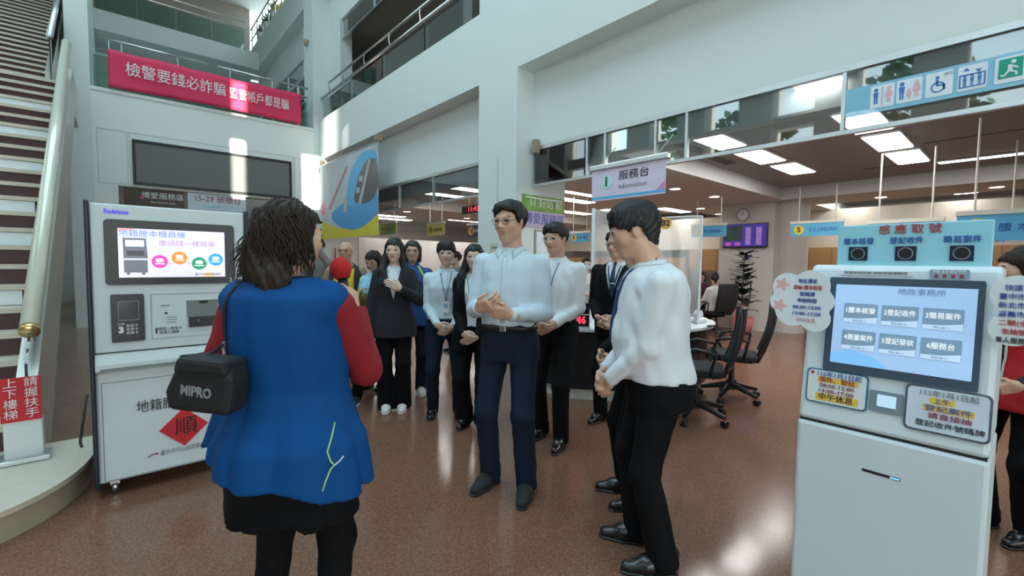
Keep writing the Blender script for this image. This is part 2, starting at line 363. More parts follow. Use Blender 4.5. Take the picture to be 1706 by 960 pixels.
# ---- upper gallery behind the balcony
m = MB(); m.box(4.55, 9.0, 5.6, 13.3, 4.7, 4.9); m.box(4.62, 9.0, 5.6, 13.3, 7.25, 7.4); m.box(5.8, 6.2, 5.6, 13.3, 6.75, 7.25); m.box(7.6, 7.8, 5.6, 13.3, 4.9, 7.3); m.box(4.6, 9, 13.2, 13.3, 4.9, 7.3); m.box(4.62, 9.0, 5.45, 5.6, 4.9, 7.4)
st('wall_gallery', m, M('gallery_paint_shade', (.34, .31, .27), .8))
m = MB(); m.box(4.62, 9, 13.4, 20.5, 7.25, 7.4); m.box(7, 7.1, 13.4, 20.5, 4.9, 11); st('wall_gallery', m, MATS['gallery_paint_shade'])
def transom(name, label, X, ys, z0, z1, gl=GLS):
    t = thing(name, label, 'transom window', (X, ys[-1], z0)); ys = sorted(ys)
    mb = MB(); mb.box(X - .03, X + .03, ys[0], ys[-1], z1 - .05, z1); mb.box(X - .025, X + .025, ys[0], ys[-1], z0, z0 + .035); build('rail', mb, ALU, t)
    for y in ys: build('mullion', MB().box(X - .022, X + .022, y - .014, y + .014, z0 + .035, z1 - .05), ALU, t)
    for a, b in zip(ys, ys[1:]): build('pane', MB().box(X - .004, X + .004, a + .014, b - .014, z0 + .035, z1 - .05), gl, t)
    return t
TB = transom('transom_window', 'long glass transom above the service desk with pictogram strip', 4.52, [4.72, 3.75, 3.47, 2.79, 2.43, 1.08, -.35, -1.8, -3.2], 2.49, 3.04)
transom('transom_window', 'glass transom over the opening beside the train poster', 4.52, [12.3, 10.5, 8.75, 7.40, 5.62], 2.49, 3.04, GLS_A)
transom('transom_window', 'upper gallery glass transom above the balcony', 4.52, [12.55, 11.75, 9.9, 8.0, 5.62], 7.0, 7.5)
transom('transom_window', 'upper storey glass transom left of the corner pillar', 4.52, [20.4, 18.5, 16.5, 14.9, 13.35], 7.0, 7.5)
transom('transom_window', 'glass partition under the upper storey transom beyond the banner', 4.56, [20.4, 18.5, 16.5, 14.9, 13.35], 5.1, 6.98, GLS_G)
# pictogram strip on the glass
ps = thing('pictogram_strip', 'pale blue strip with toilet, lift and exit pictograms on transom', 'sign', (4.48, .3, 2.60)); Fp = XP(4.485, 1.06)
PIC = M('sticker_blue', (.30, .62, .80), .4, alpha=.85); build('film', Fp.box(0, 2.2, 2.615, 2.835, 0, .004), PIC, ps); SW = M('sticker_white', (.80, .84, .88), .4); SB = M('pict_blue', (.05, .18, .50), .5); SPK = M('pict_pink', (.80, .45, .48), .5); SG = M('pict_green', (.01, .32, .22), .5)
def figure(mb, u, v, h, skirt=False, w=.0075):
    Fp.disc(u, v + h * .42, h * .11, w, w + .002, mb, 12); Fp.poly([(u - h * .13, v + h * .27), (u + h * .13, v + h * .27), (u + (h * .2 if skirt else h * .1), v - h * .08), (u - (h * .2 if skirt else h * .1), v - h * .08)], w, w + .002, mb); Fp.box(u - h * .09, u - h * .02, v - h * .45, v - h * .08, w, w + .002, mb); Fp.box(u + h * .02, u + h * .09, v - h * .45, v - h * .08, w, w + .002, mb)
U = [0.233, 0.391, 0.554, 0.721, 0.899]
for i, u in enumerate(U):
    pl = build('plate', Fp.rr(u - .072, u + .072, 2.645, 2.815, .01, .004, .007), SW, ps); v = 2.73; mb = MB()
    if i == 0: figure(mb, u - .038, v, .12); build('figure', mb, SB, pl); m2 = MB(); figure(m2, u + .04, v, .12, True); build('figure', m2, SPK, pl); build('divider', Fp.box(u - .002, u + .002, 2.66, 2.80, .0072, .009), INK_G, pl)
    if i == 1: figure(mb, u - .042, v, .13); build('figure', mb, SB, pl); m2 = MB(); figure(m2, u + .042, v, .12, True); figure(m2, u + .0, v - .025, .075, True); build('figure', m2, SPK, pl)
    if i == 2: Fp.disc(u - .01, v + .045, .011, .0075, .0095, mb); Fp.box(u - .018, u - .004, v - .01, v + .03, .0075, .0095, mb); Fp.box(u - .012, u + .03, v - .014, v - .004, .0075, .0095, mb); Fp.box(u + .02, u + .032, v - .045, v - .008, .0075, .0095, mb); Fp.ring(u - .006, v - .02, .030, .038, .0075, .0095, mb); build('wheelchair_symbol', mb, SB, pl); text(Fp, 'WC', u + .05, v + .06, .035, INK_G, pl, .0085)
    if i == 3:
        Fp.frame(u - .065, u + .065, v - .065, v + .025, .008, .0075, .0095, mb)
        for q in (-1, 0, 1): figure(mb, u + q * .036, v - .02, .075)
        for q in (-1, 1): Fp.poly([(u + q * .03 - .016, v + .048 - q * .0), (u + q * .03 + .016, v + .048), (u + q * .03, v + .048 + (-q) * .022)], .0075, .0095, mb)
        build('lift_symbol', mb, SB, pl)
    if i == 4:
        g = build('exit_field', Fp.box(u - .055, u + .055, v - .055, v + .07, .0075, .0092), SG, pl)
        Fp.disc(u + .012, v + .045, .012, .0095, .0115, mb); Fp.poly([(u - .012, v + .03), (u + .012, v + .026), (u + .008, v - .012), (u - .014, v - .012)], .0095, .0115, mb); Fp.poly([(u + .0, v - .008), (u + .03, v - .02), (u + .034, v - .045), (u + .024, v - .045), (u + .02, v - .026), (u - .008, v - .016)], .0095, .0115, mb); Fp.poly([(u - .014, v - .008), (u - .002, v - .012), (u - .025, v - .042), (u - .044, v - .04), (u - .044, v - .03), (u - .028, v - .032)], .0095, .0115, mb); Fp.poly([(u + .008, v + .026), (u + .036, v + .004), (u + .03, v - .002), (u + .008, v + .014)], .0095, .0115, mb); build('running_figure', mb, SW, g)

# ---- stairs
sr = thing('stairs', 'long maroon and cream staircase rising on the left', None, (-2.0, 4.3, 0), kind='structure')
def stair_k(k): return (4.07 + .25 * k, .165 + .17 * k) if k <= 23 else (4.07 + .25 * 23 + 1.3 + .25 * (k - 24), .165 + .17 * k)
ml = MB(); pts = []
cxl, cyl, rxl, ryl = -1.15, 4.32, 1.03, 1.20
for i in range(41):
    t = math.pi + math.pi * i / 40; pts.append((cxl + rxl * math.copysign(abs(math.cos(t)) ** .75, math.cos(t)), cyl + ryl * math.copysign(abs(math.sin(t)) ** .75, math.sin(t))))
ml.prism(pts, lambda a, b: (a, b, .0), lambda a, b: (a, b, .135)); build('landing_base', ml, M('stone_side', (.40, .34, .24), .5, var=.1), sr)
ml = MB(); ml.prism([(cxl + (a - cxl) * 1.012, cyl + (b - cyl) * 1.012) for a, b in pts], lambda a, b: (a, b, .135), lambda a, b: (a, b, .165)); build('landing_slab', ml, CREAM, sr)
for k in range(1, 46):
    y, z = stair_k(k); xr = -.50 if k <= 23 else -.78
    y1 = stair_k(k + 1)[0] if k < 45 else y + .3
    build('riser', MB().box(-3.4, xr, y, y + .02, z - .17, z - .035), MAROON, sr); tr = build('tread', MB().box(-3.4, xr, y - .02, y1 + .02, z - .04, z), CREAM, sr)
    if k in (6, 9, 11, 14, 17, 20): build('step_notice', MB().box(-3.3, xr - .06 - .012 * (k % 4), y - .004, y, z - .165, z - .045), SW, tr)
m = MB(); m.prism([(4.0, .0), (4.3, .62), (10.0, 4.35), (11.2, 4.35), (11.2, 3.7), (10.2, 3.7), (4.9, .0)], lambda a, b: (-.50, a, b), lambda a, b: (-.40, a, b)); build('stringer', m, M('stringer_metal', (.55, .54, .49), .35, metal=.4), sr)
m = MB(); m.prism([(11.1, 4.0), (11.1, 4.55), (16.5, 8.3), (16.5, 7.7)], lambda a, b: (-.78, a, b), lambda a, b: (-.68, a, b)); build('stringer', m, MATS['stringer_metal'], sr)
sb = thing('stair_balustrade', 'glass stair balustrade with fat cream handrail and brass end cap', 'railing', (-.45, 4.1, .165))
hz = lambda y: 1.0 + (y - 4.6) * .706
for i, (a, b) in enumerate(((4.25, 5.5), (5.53, 6.9), (6.93, 8.3), (8.33, 9.6))):
    m = MB(); m.prism([(a, max(.35, hz(a) - .72)), (b, hz(b) - .70), (b, hz(b) - .02), (a, hz(a) - .02)], lambda p, q: (-.452, p, q), lambda p, q: (-.438, p, q)); build('pane', m, GLS_G, sb)
build('handrail', MB().tube([(-.445, 4.50, hz(4.5)), (-.445, 9.8, hz(9.8))], .052, 20), M('handrail_cream', (.74, .72, .60), .22, metal=.25), sb, smooth=True)
build('end_cap', MB().tube([(-.445, 4.472, hz(4.472)), (-.445, 4.505, hz(4.505))], .054, 20), BRASS, sb, smooth=True)
build('newel_plate', MB().box(-.53, -.36, 4.02, 4.10, .165, .42), WHITE, sb, bevel=.008); build('newel_foot', MB().box(-.56, -.33, 3.97, 4.14, .165, .195), ALU, sb, bevel=.006)
for y in (4.6, 5.6, 6.8, 8.0, 9.2): build('bracket', MB().tube([(-.445, y, hz(y) - .04), (-.445, y + .05, hz(y) - .30)], .010, 8), BLACK, sb)
hs = thing('handrail_sign', 'red sign with white characters fixed to the foot of balustrade', 'sign', (-.445, 4.0, .42)); Fh = YP(4.01, -.535)
build('plate', Fh.box(0, .175, .42, .69, -.006, 0), RED, hs)
for i, c in enumerate('請握扶手'): text(Fh, c, .132, .655 - .064 * i, .062, INK_W, hs, .002)
for i, c in enumerate('上下樓梯'): text(Fh, c, .043, .655 - .064 * i, .062, INK_W, hs, .002)
# upper flight railing
ub = thing('stair_balustrade', 'glass balustrade beside the upper flight of stairs', 'railing', (-.70, 11.0, 4.5)); hu = lambda y: 5.1 + (y - 11.0) * .69
for a, b in ((11.0, 12.3), (12.33, 13.8), (13.83, 15.6)):
    m = MB(); m.prism([(a, hu(a) - .8), (b, hu(b) - .8), (b, hu(b)), (a, hu(a))], lambda p, q: (-.71, p, q), lambda p, q: (-.69, p, q)); build('pane', m, GLS_G, ub)
build('handrail', MB().tube([(-.70, 11.0, hu(11)), (-.70, 15.8, hu(15.8))], .045, 14), ALU, ub, smooth=True)

# ---- balcony railing on the long wall
br = thing('balcony_railing', 'green glass balcony railing with double steel rails above the poster', 'railing', (4.3, 9.0, 5.10))
ysb = [5.62, 7.3, 9.0, 10.7, 12.5]
for a, b in zip(ysb, ysb[1:]): build('pane', MB().box(4.27, 4.284, a + .02, b - .02, 5.06, 5.60), GLS_G, br)
build('lower_rail', MB().tube([(4.24, 5.62, 5.66), (4.24, 12.55, 5.66)], .035, 12), STEEL, br, smooth=True); build('upper_rail', MB().tube([(4.24, 5.62, 5.92), (4.24, 12.0, 5.92)], .028, 12), STEEL, br, smooth=True)
for y in (6.2, 7.4, 8.6, 9.8, 11.0, 11.9):
    build('bracket', MB().tube([(4.24, y, 5.66), (4.20, y - .04, 5.78), (4.24, y, 5.92)], .014, 8), STEEL, br)
for y in ysb: build('post', MB().box(4.30, 4.33, y - .02, y + .02, 5.05, 5.66), ALU, br)
# rails above the banner wall
rr2 = thing('parapet_railing', 'thin steel rails on posts behind the red banner', 'railing', (2, 12.75, 4.87))
for z in (5.66, 5.89): build('rail', MB().tube([(-.1, 12.7, z), (1.8, 12.7, z)], .028, 10), STEEL, rr2, smooth=True); build('rail', MB().tube([(1.95, 12.7, z), (3.95, 12.7, z)], .028, 10), STEEL, rr2, smooth=True)
for x in (.25, 1.2, 2.2, 3.1, 3.7): build('post', MB().tube([(x, 12.7, 4.87), (x, 12.7, 5.89)], .016, 8), ALU, rr2)
build('pane', MB().box(-.2, 3.95, 12.76, 12.77, 4.87, 5.6), GLS_G, rr2)
# third storey railing far behind
r3 = thing('gallery_railing', 'dark glass gallery railing high up behind the parapet', 'railing', (2, 19.1, 8.95))
for i in range(4): build('pane', MB().box(-.2 + i * 1.0, .77 + i * 1.0, 19.1, 19.12, 8.95, 9.65), GLS_G, r3)
for z in (9.7, 9.95): build('rail', MB().tube([(-.3, 19.08, z), (3.8, 19.08, z)], .03, 8), STEEL, r3)
# planted balcony to the left of the corner pillar
r4 = thing('gallery_railing', 'steel gallery rail with potted greenery left of corner pillar', 'railing', (4.25, 17, 9.45))
for z in (9.8, 10.2): build('rail', MB().tube([(4.22, 13.4, z), (4.22, 20.2, z)], .03, 8), STEEL, r4)
for i in range(9): build('post', MB().tube([(4.22, 13.6 + i * .8, 9.45), (4.22, 13.6 + i * .8, 10.2)], .02, 6), STEEL, r4)
LEAF = M('leaf_green', (.035, .10, .025), .5, var=.4, scale=12); LEAF_Y = M('leaf_yellow', (.45, .38, .05), .6)
for i in range(3):
    y = 17.2 + i * .95; pp = thing('potted_shrub', ['leftmost', 'middle', 'rightmost'][i] + ' potted shrub on high gallery left of corner pillar', 'plant', (4.34, y, 9.45), group='gallery shrubs')
    build('pot', MB().lathe([(0, 0), (.13, 0), (.18, .28), (.15, .28), (.14, .24), (0, .24)], (4.34, y, 9.45), 14), M('pot_white', (.6, .6, .58), .5), pp, smooth=True)
    m = MB(); rn = random.Random(i)
    for q in range(46):
        an = rn.uniform(0, 6.28); el = rn.uniform(.1, 1.4); L = rn.uniform(.2, .5); c = Vector((4.34, y, 9.70)); d = Vector((math.cos(an) * math.cos(el), math.sin(an) * math.cos(el), math.sin(el))); s_ = d.cross(Vector((0, 0, 1))).normalized() * .04
        m.add([c, c + d * L * .6 + s_, c + d * L, c + d * L * .6 - s_], [(0, 1, 2, 3)])
    build('foliage', m, LEAF if i else LEAF_Y, pp)

# ---- red banner
bn = thing('banner', 'long red banner with white characters hung below the steel rails', 'banner', (1.9, 12.55, 4.88)); Fb = YP(12.55, .03)
def cl(u, v):
    x = .03 + u * 3.69; s_ = .012 * math.sin(u * 23) * (1 - abs(2 * v - 1)) + .02 * math.sin(u * 9 + v * 3)
    top = 5.65 - .018 * math.sin(u * math.pi * 4) ** 2; bot = 4.895 + .025 * math.sin(u * math.pi) - (.0 if u > .05 else .0)
    return (x, 12.53 + s_, bot + (top - bot) * v)
build('cloth', MB().grid(cl, 60, 8), M('banner_red', (.78, .040, .12), .7, var=.05), bn, smooth=True, solid=.004)
text(Fb, '檢警要錢必詐騙', 1.15, 5.30, .30, INK_W, bn, .062, width=1.76, bold=.003); text(Fb, '監管帳戶都是騙', 2.75, 5.28, .28, INK_W, bn, .062, width=1.28, bold=.003)
for x in (.05, 3.70): build('cord', MB().tube([(x, 12.53, 5.64), (x, 12.70, 5.89)], .006, 6), INK_W, bn)
# ---- LED marquee on the banner wall
ld = thing('led_marquee', 'unlit dark grey LED marquee panel on the pale wall', 'display', (1.93, 12.58, 2.98)); Fl = YP(12.6, .36)
build('frame', Fl.frame(0, 3.12, 2.985, 3.92, .05, 0, .05), BLACK, ld); build('screen', Fl.box(.05, 3.07, 3.035, 3.87, 0, .03), M('led_grey', (.17, .17, .165), .6, var=.25, scale=160), ld)
# ---- sign strip below the wall
sg = thing('hanging_sign', 'brown hanging sign with white characters under the marquee', 'sign', (.75, 12.7, 2.55)); Fs = YP(12.62, .2)
build('board', Fs.box(.0, 1.03, 2.55, 2.90, -.02, 0), M('board_brown', (.10, .06, .045), .6, var=.4, scale=4), sg); text(Fs, '博愛服務區', .66, 2.77, .15, INK_W, sg); text(Fs, 'Boai Service Area', .66, 2.64, .06, INK_W, sg); build('emblem', Fs.poly([(.30 + .055 * math.cos(R(90 + 36 * k)) * (1 if k % 2 == 0 else .55), 2.73 + .055 * math.sin(R(90 + 36 * k)) * (1 if k % 2 == 0 else .55)) for k in range(10)], .0, .004), M('emblem_pink', (.55, .08, .25), .5), sg)
sg = thing('hanging_sign', 'pale sign reading 15-29 in dark red under the marquee', 'sign', (1.8, 12.7, 2.55)); build('board', Fs.box(1.10, 2.25, 2.55, 2.92, -.02, 0), M('board_pale', (.62, .68, .72), .5), sg)
text(Fs, '15-29 號櫃台', 1.68, 2.80, .17, INK_M, sg, bold=.004); text(Fs, 'Counter 15-29', 1.68, 2.64, .10, M('ink_sky', (.10, .40, .70), .5), sg)
for x in (1.35, 2.4): build('hanger', MB().tube([(x, 12.63, 2.88), (x, 12.63, 2.96)], .008, 6), ALU, sg)
# ---- wall hardware and the train poster
po = thing('poster', 'big hanging poster of a blue train with yellow and blue waves', 'poster', (4.1, 10.5, 1.95)); Fq = XP(4.10, 12.20)
W_, Z0, Z1 = 3.35, 1.96, 3.84
build('sheet', Fq.box(0, W_, Z0, Z1, -.004, 0), M('poster_pale', (.58, .62, .66), .55, var=.25, scale=1.3), po)
def chaik(pts, n=2):
    for _ in range(n): pts = [v for i in range(len(pts)) for a, b in [(pts[i], pts[(i + 1) % len(pts)])] for v in ((a[0] * .75 + b[0] * .25, a[1] * .75 + b[1] * .25), (a[0] * .25 + b[0] * .75, a[1] * .25 + b[1] * .75))]
    return pts
def wave(u0, u1, f0, f1, n=24): return [(u0 + (u1 - u0) * k / n, f0((u0 + (u1 - u0) * k / n) / W_)) for k in range(n + 1)] + [(u1 - (u1 - u0) * k / n, f1((u1 - (u1 - u0) * k / n) / W_)) for k in range(n + 1)]
build('yellow_wave', Fq.poly(wave(0.0, W_, lambda t: Z0 + .002, lambda t: Z0 + .50 - .38 * math.sin(t * 3.1) + .22 * t), .001, .003), M('poster_yellow', (.80, .66, .06), .5, var=.1), po)
build('blue_wave', Fq.poly(wave(.75, W_, lambda t: Z0 + .30 + .9 * (t - .62) ** 2 * 2.2 - .14, lambda t: Z0 + .62 + .28 * math.sin((t - .2) * 3.0)), .0032, .005), M('poster_blue', (.10, .38, .70), .5, var=.1), po)
build('pink_streak', Fq.poly([(.45, Z0 + .75), (.62, Z0 + .75), (1.75, Z0 + 1.62), (1.65, Z0 + 1.62)], .0055, .007), M('poster_pink', (.75, .22, .30), .5), po)
build('red_blob', Fq.disc(.10, Z0 + .78, .16, .001, .003), MATS['poster_pink'], po)
tr_ = build('train_shell', Fq.poly(chaik([(1.62, Z0 + .62), (1.72, Z0 + 1.15), (2.0, Z0 + 1.55), (2.5, Z0 + 1.80), (3.0, Z0 + 1.80), (3.34, Z0 + 1.66), (3.35, Z0 + .72)]), .0055, .008), M('train_blue', (.10, .48, .78), .4), po)
build('train_window', Fq.poly(chaik([(2.05, Z0 + .68), (2.25, Z0 + 1.15), (2.65, Z0 + 1.55), (3.05, Z0 + 1.62), (3.35, Z0 + 1.5), (3.36, Z0 + .72)]), .0085, .010), M('train_glass', (.10, .10, .115), .3, var=.3), tr_)
build('train_stripe', Fq.poly([(2.35, Z0 + .7), (2.52, Z0 + .7), (3.02, Z0 + 1.58), (2.90, Z0 + 1.58)], .0105, .012), M('train_grey', (.5, .5, .5), .5), tr_)
for a, b in ((2.25, .95), (2.42, 1.18)): build('seat_panel', Fq.box(a, a + .2, Z0 + b, Z0 + b + .12, .0105, .012), MATS['train_grey'], tr_)
build('train_front', Fq.rr(1.5, 1.72, Z0 + .58, Z0 + .92, .05, .0085, .010), MATS['train_grey'], tr_)
build('batten', MB().tube([(4.10, 12.22, Z1 + .01), (4.10, 8.83, Z1 + .01)], .015, 8), ALU, po)
for y in (12.15, 8.9): build('bracket', MB().box(4.06, 4.2, y - .05, y + .05, Z1 + .02, Z1 + .14), M('bracket_tan', (.35, .28, .20), .6), po, bevel=.01)
# posters and notices on the column
ca = thing('column_poster', 'green and lilac framed poster on the column side', 'poster', (4.75, 4.70, 1.2)); Fc = YP(4.735, 4.28)
build('green_board', Fc.box(.03, .90, 2.16, 2.38, 0, .01), M('board_green', (.16, .34, .06), .5, var=.6, scale=9), ca); text(Fc, '11 好站 點', .50, 2.27, .15, INK_W, ca, .013)
build('lilac_board', Fc.box(.03, .90, 1.93, 2.15, 0, .012), M('board_lilac', (.52, .42, .62), .5, var=.1), ca); text(Fc, '博愛服務區', .48, 2.04, .165, INK_B, ca, .014)
build('lamp_strip', Fc.box(.08, .84, 2.33, 2.35, .012, .03), INK_W, ca)
build('notice_board', Fc.box(.28, .66, 1.40, 1.90, 0, .012), M('frame_olive', (.32, .32, .24), .5), ca); build('notice_sheet', Fc.box(.31, .63, 1.43, 1.87, .012, .016), SW, ca)
cn = thing('paper_notice', 'small cream paper notice taped on the pale column', 'notice', (4.19, 5.1, 1.34)); Fn = XP(4.198, 5.30)
build('sheet', Fn.box(0, .20, 1.36, 1.70, 0, .003), M('paper_cream', (.68, .66, .52), .6), cn)
for i in range(4): build('print', Fn.box(.03, .17, 1.41 + i * .07, 1.44 + i * .07, .003, .004), YEL if i < 3 else INK_G, cn)
wc = build('wall_cable', MB().tube([(4.19, 5.14, 2.9), (4.19, 5.14, 1.9)], .004, 6), ALU); tag(wc, 'thin vertical cable clipped to the pale column', 'cable')
wc = build('door_stopper', MB().box(4.40, 4.50, 4.58, 4.64, 2.94, 3.12), M('bracket_tan', (.35, .28, .20), .6)); tag(wc, 'small tan bracket above the left end of the transom', 'bracket')
wl = build('wall_lamp', MB().lathe([(0, 0), (.05, .0), (.075, .12), (.06, .14), (0, .14)], (4.0, 12.95, 7.1), 14), M('lamp_tan', (.45, .33, .22), .5), smooth=True); tag(wl, 'small tan lamp on the high corner pillar', 'lamp')
# red round sign in the upper gallery
rs2 = thing('gallery_sign', 'red oval sign hanging in the upper gallery', 'sign', (5.5, 11.0, 6.1)); Fg = XP(5.5, 11.55); build('board', Fg.poly([(.3 + .3 * math.cos(R(a)), 6.35 + .17 * math.sin(R(a))) for a in range(0, 360, 12)], 0, .03), RED, rs2); text(Fg, '服務', .3, 6.35, .14, INK_W, rs2, .034)
# ---- information sign
inf = thing('information_sign', 'pink and blue hanging information sign with green i badge', 'sign', (4.05, 2.84, 2.11)); Fi = XP(4.05, 3.29)
def infc(): return M('info_pink', (.72, .62, .76), .4, var=.10, scale=2)
build('panel', Fi.box(0, .90, 2.11, 2.45, -.012, 0), infc(), inf); build('stripe', Fi.box(0, .90, 2.125, 2.15, 0, .002), M('info_blue', (.08, .45, .75), .4), inf); build('hanger_bar', Fi.box(-.03, .93, 2.44, 2.50, -.035, .02), ALU, inf, bevel=.01)
bd = build('badge', Fi.disc(.20, 2.305, .073, 0, .004), M('info_mint', (.55, .80, .76), .4), inf); text(Fi, 'i', .20, 2.305, .15, M('ink_green', (.02, .10, .06), .5), inf, .006, bold=.006)
text(Fi, '服務台', .54, 2.345, .105, INK, inf, .003, width=.36); text(Fi, 'information', .53, 2.235, .072, INK_G, inf, .003, width=.33)
build('magenta_corner', Fi.poly([(.90, 2.15), (.90, 2.24), (.80, 2.15)], .0005, .002), M('info_magenta', (.62, .25, .52), .4), inf)
for u in (.1, .8): build('cord', MB().tube([Fi.P(u, 2.50, -.01), Fi.P(u, 2.75, -.3)], .004, 6), ALU, inf)

# ---- lights in the hall
def panel(x, y, sx, sy, z=ZC, lab=''):
    t = thing('ceiling_light', lab, 'ceiling light', (x, y, z - .03), group='ceiling light panels')
    build('frame', MB().box(x - sx / 2 - .02, x + sx / 2 + .02, y - sy / 2 - .02, y + sy / 2 + .02, z - .022, z), INK_W, t); build('diffuser', MB().box(x - sx / 2, x + sx / 2, y - sy / 2, y + sy / 2, z - .03, z - .022), LAMP, t)
for i, (x, y) in enumerate([(5.75, 2.70), (7.05, 2.66), (8.3, 2.62)]): panel(x, y, .95, .34, lab=['nearest', 'second', 'third'][i] + ' bright panel of the row behind the transom centre')
for i, (x, y) in enumerate([(5.0, 1.28), (6.15, 1.28), (7.35, 1.27), (8.55, 1.25)]): panel(x, y, .95, .34, lab=['nearest', 'second', 'third', 'fourth'][i] + ' bright panel of the row behind the pictogram strip')
panel(9.33, -.3, .10, 2.6, lab='slim bright tube light running across the ceiling at right')
for i, (x, y) in enumerate([(11.6, 2.75), (12.9, 2.75), (11.7, 1.0), (13.0, 1.0)]): panel(x, y, 1.0, .35, lab=['near', 'far', 'near', 'far'][i] + ' far-hall panel ' + ['left', 'right'][i // 2] + ' of the column row')
for x, y, sx_, lab in ((5.85, 8.07, 1.3, 'slim ceiling light nearest the pale column, seen through the transom'), (5.85, 9.15, 1.3, 'second slim ceiling light from the pale column, seen through transom'), (7.1, 14.7, 1.3, 'distant slim ceiling light above green counter sign 14'), (8.45, 13.8, 1.3, 'distant slim ceiling light between counter signs 14 and 12'), (7.9, 15.7, 1.3, 'lowest distant slim ceiling light left of counter sign 12'), (7.7, 6.7, 1.4, 'slim ceiling light just right of the column poster'), (8.6, 7.6, 1.4, 'second slim ceiling light right of the column poster'), (11.5, 8.2, 1.6, 'added slim ceiling light above the masked woman'), (12.2, 6.9, 1.4, 'added slim ceiling light above counter sign 6'), (10.2, 14.2, 1.6, 'added slim ceiling light right of counter sign 12'), (10.6, 9.4, 1.6, 'added slim ceiling light deep in the hall behind the pale column')): panel(x, y, sx_, .32, lab=lab)  # the last four are extra lights added to brighten the hall
dl = None
for x, y, lab in ((7.56, 4.26, 'round downlight nearest to the right of the information sign'), (8.95, 4.20, 'round downlight between information sign and wall clock'), (12.06, 5.52, 'small round downlight just above counter sign number 6'), (10.6, 5.3, 'round downlight above the translucent plastic screen'), (11.3, 3.45, 'round downlight just right of the white column top'), (11.2, 2.0, 'round downlight above the middle of the kiosk header'), (11.06, .46, 'round downlight above the right end of kiosk header'), (6.0, 11.2, 'round downlight above green counter sign number 14'), (8.2, 11.5, 'small round downlight right of counter sign number 12'), (6.9, 5.3, 'round downlight right of the column poster')):
    if dl is None:
        dl = thing('downlight', lab, 'downlight', (x, y, ZS), group='round recessed downlights'); build('trim_ring', MB().lathe([(.085, -.002), (.11, -.006), (.11, 0)], n=20), INK_W, dl, local=True); build('lens', MB().lathe([(0, -.004), (.088, -.003), (.088, 0)], n=20), LAMP_S, dl, local=True)
    else: dup(dl, (x, y, ZS), 0, lab)

# ---- counter hall furniture
def csign(no, x, y, z, w_, hgt, board, txt, lab, face='x', tcol=INK_B, bcol=YEL):
    t = thing('counter_sign', lab, 'sign', (x, y, z - hgt), group='hanging counter signs'); Fz = XP(x, y + w_ / 2) if face == 'x' else YP(y, x - w_ / 2)
    build('panel', Fz.box(0, w_, z - hgt, z, -.02, 0), board, t); build('header', Fz.box(-.01, w_ + .01, z, z + .045, -.03, .012), OFFW, t)
    if no: build('number_disc', Fz.disc(hgt * .58, z - hgt * .5, hgt * .36, 0, .004), bcol, t); text(Fz, no, hgt * .58, z - hgt * .5, hgt * .55, INK, t, .006, bold=.004)
    text(Fz, txt, w_ * .62, z - hgt * .52, hgt * .34, tcol, t, .003, width=w_ * .52)
    for q in (.15, .85): build('rod', MB().tube([Fz.P(w_ * q, z + .04, -.01), Fz.P(w_ * q, ZS + .1, -.01)], .010, 6), OFFW, t)
BLU = M('csign_blue', (.12, .46, .72), .4, var=.12, scale=3)
csign('5', 9.6, 2.62, 2.20, .82, .235, BLU, '登 記 土地登記申請', 'blue counter sign number 5 left of the number kiosk header')
csign('6', 9.0, 4.32, 2.20, .70, .22, BLU, '登 記 簡易案件', 'blue counter sign number 6 left of the wall screen')
csign('8', 7.6, 6.48, 2.07, .55, .19, BLU, '測 量 申請', 'blue counter sign above the masked woman in white blouse')
csign('4', 7.4, 1.08, 1.97, .72, .235, BLU, '登 記 收件', 'blue counter sign just above the kiosk header')
csign('3', 6.3, .12, 1.93, .80, .25, BLU, '謄 本 核發', 'blue counter sign at the right edge above volunteer')
csign('14', 4.9, 10.05, 2.30, .78, .25, M('csign_green', (.20, .40, .08), .4, var=.4, scale=3), '綜合服務', 'green and yellow counter sign number 14', tcol=INK_G)
csign('12', 5.2, 8.45, 2.22, .68, .24, M('csign_yellow', (.76, .62, .22), .4, var=.1), '登記收件', 'yellow counter sign number 12', tcol=INK)
csign('10', 5.6, 7.62, 2.18, .45, .24, M('csign_purple', (.06, .02, .12), .4), '謄本', 'dark purple counter sign beside the pale column', tcol=INK_W)
ws = thing('counter_sign', 'pale grey lettered sign behind the kiosk header at right', 'sign', (8.4, .2, 1.65)); Fw = XP(8.4, .9); build('panel', Fw.box(0, 1.3, 1.72, 1.98, -.02, 0), M('board_grey', (.50, .50, .48), .5), ws); text(Fw, '地 政 資 訊', .5, 1.88, .13, INK_B, ws); text(Fw, 'Real Estate', .5, 1.77, .07, INK_B, ws); build('rod', MB().tube([(8.41, .2, 1.98), (8.41, .2, ZC)], .01, 6), OFFW, ws)
# wall screen and clock on the column
tv = thing('wall_screen', 'wall-mounted screen with purple queue table on white column', 'screen', (10.38, 4.1, 1.80)); Ft = XP(10.40, 4.62)
build('case', Ft.box(0, .92, 1.80, 2.32, 0, .06), BLACK, tv, bevel=.008); sc_ = build('display', Ft.box(.015, .905, 1.83, 2.305, .061, .064), M('screen_purple', (.045, .03, .22), .3, var=.1, emit=.8), tv)
build('video_window', Ft.box(.03, .42, 1.95, 2.28, .064, .066), M('screen_dark', (.03, .05, .05), .3, var=.6, scale=9, emit=.5), sc_)
for u in (.48, .70): build('queue_column', Ft.box(u, u + .11, 1.86, 2.24, .064, .066), M('screen_lilac', (.26, .16, .40), .3, var=.7, scale=30, emit=.6), sc_)
for u in (.06, .26): build('tile', Ft.box(u, u + .12, 1.85, 1.92, .064, .066), M('screen_pink', (.45, .08, .35), .3, emit=.6), sc_)
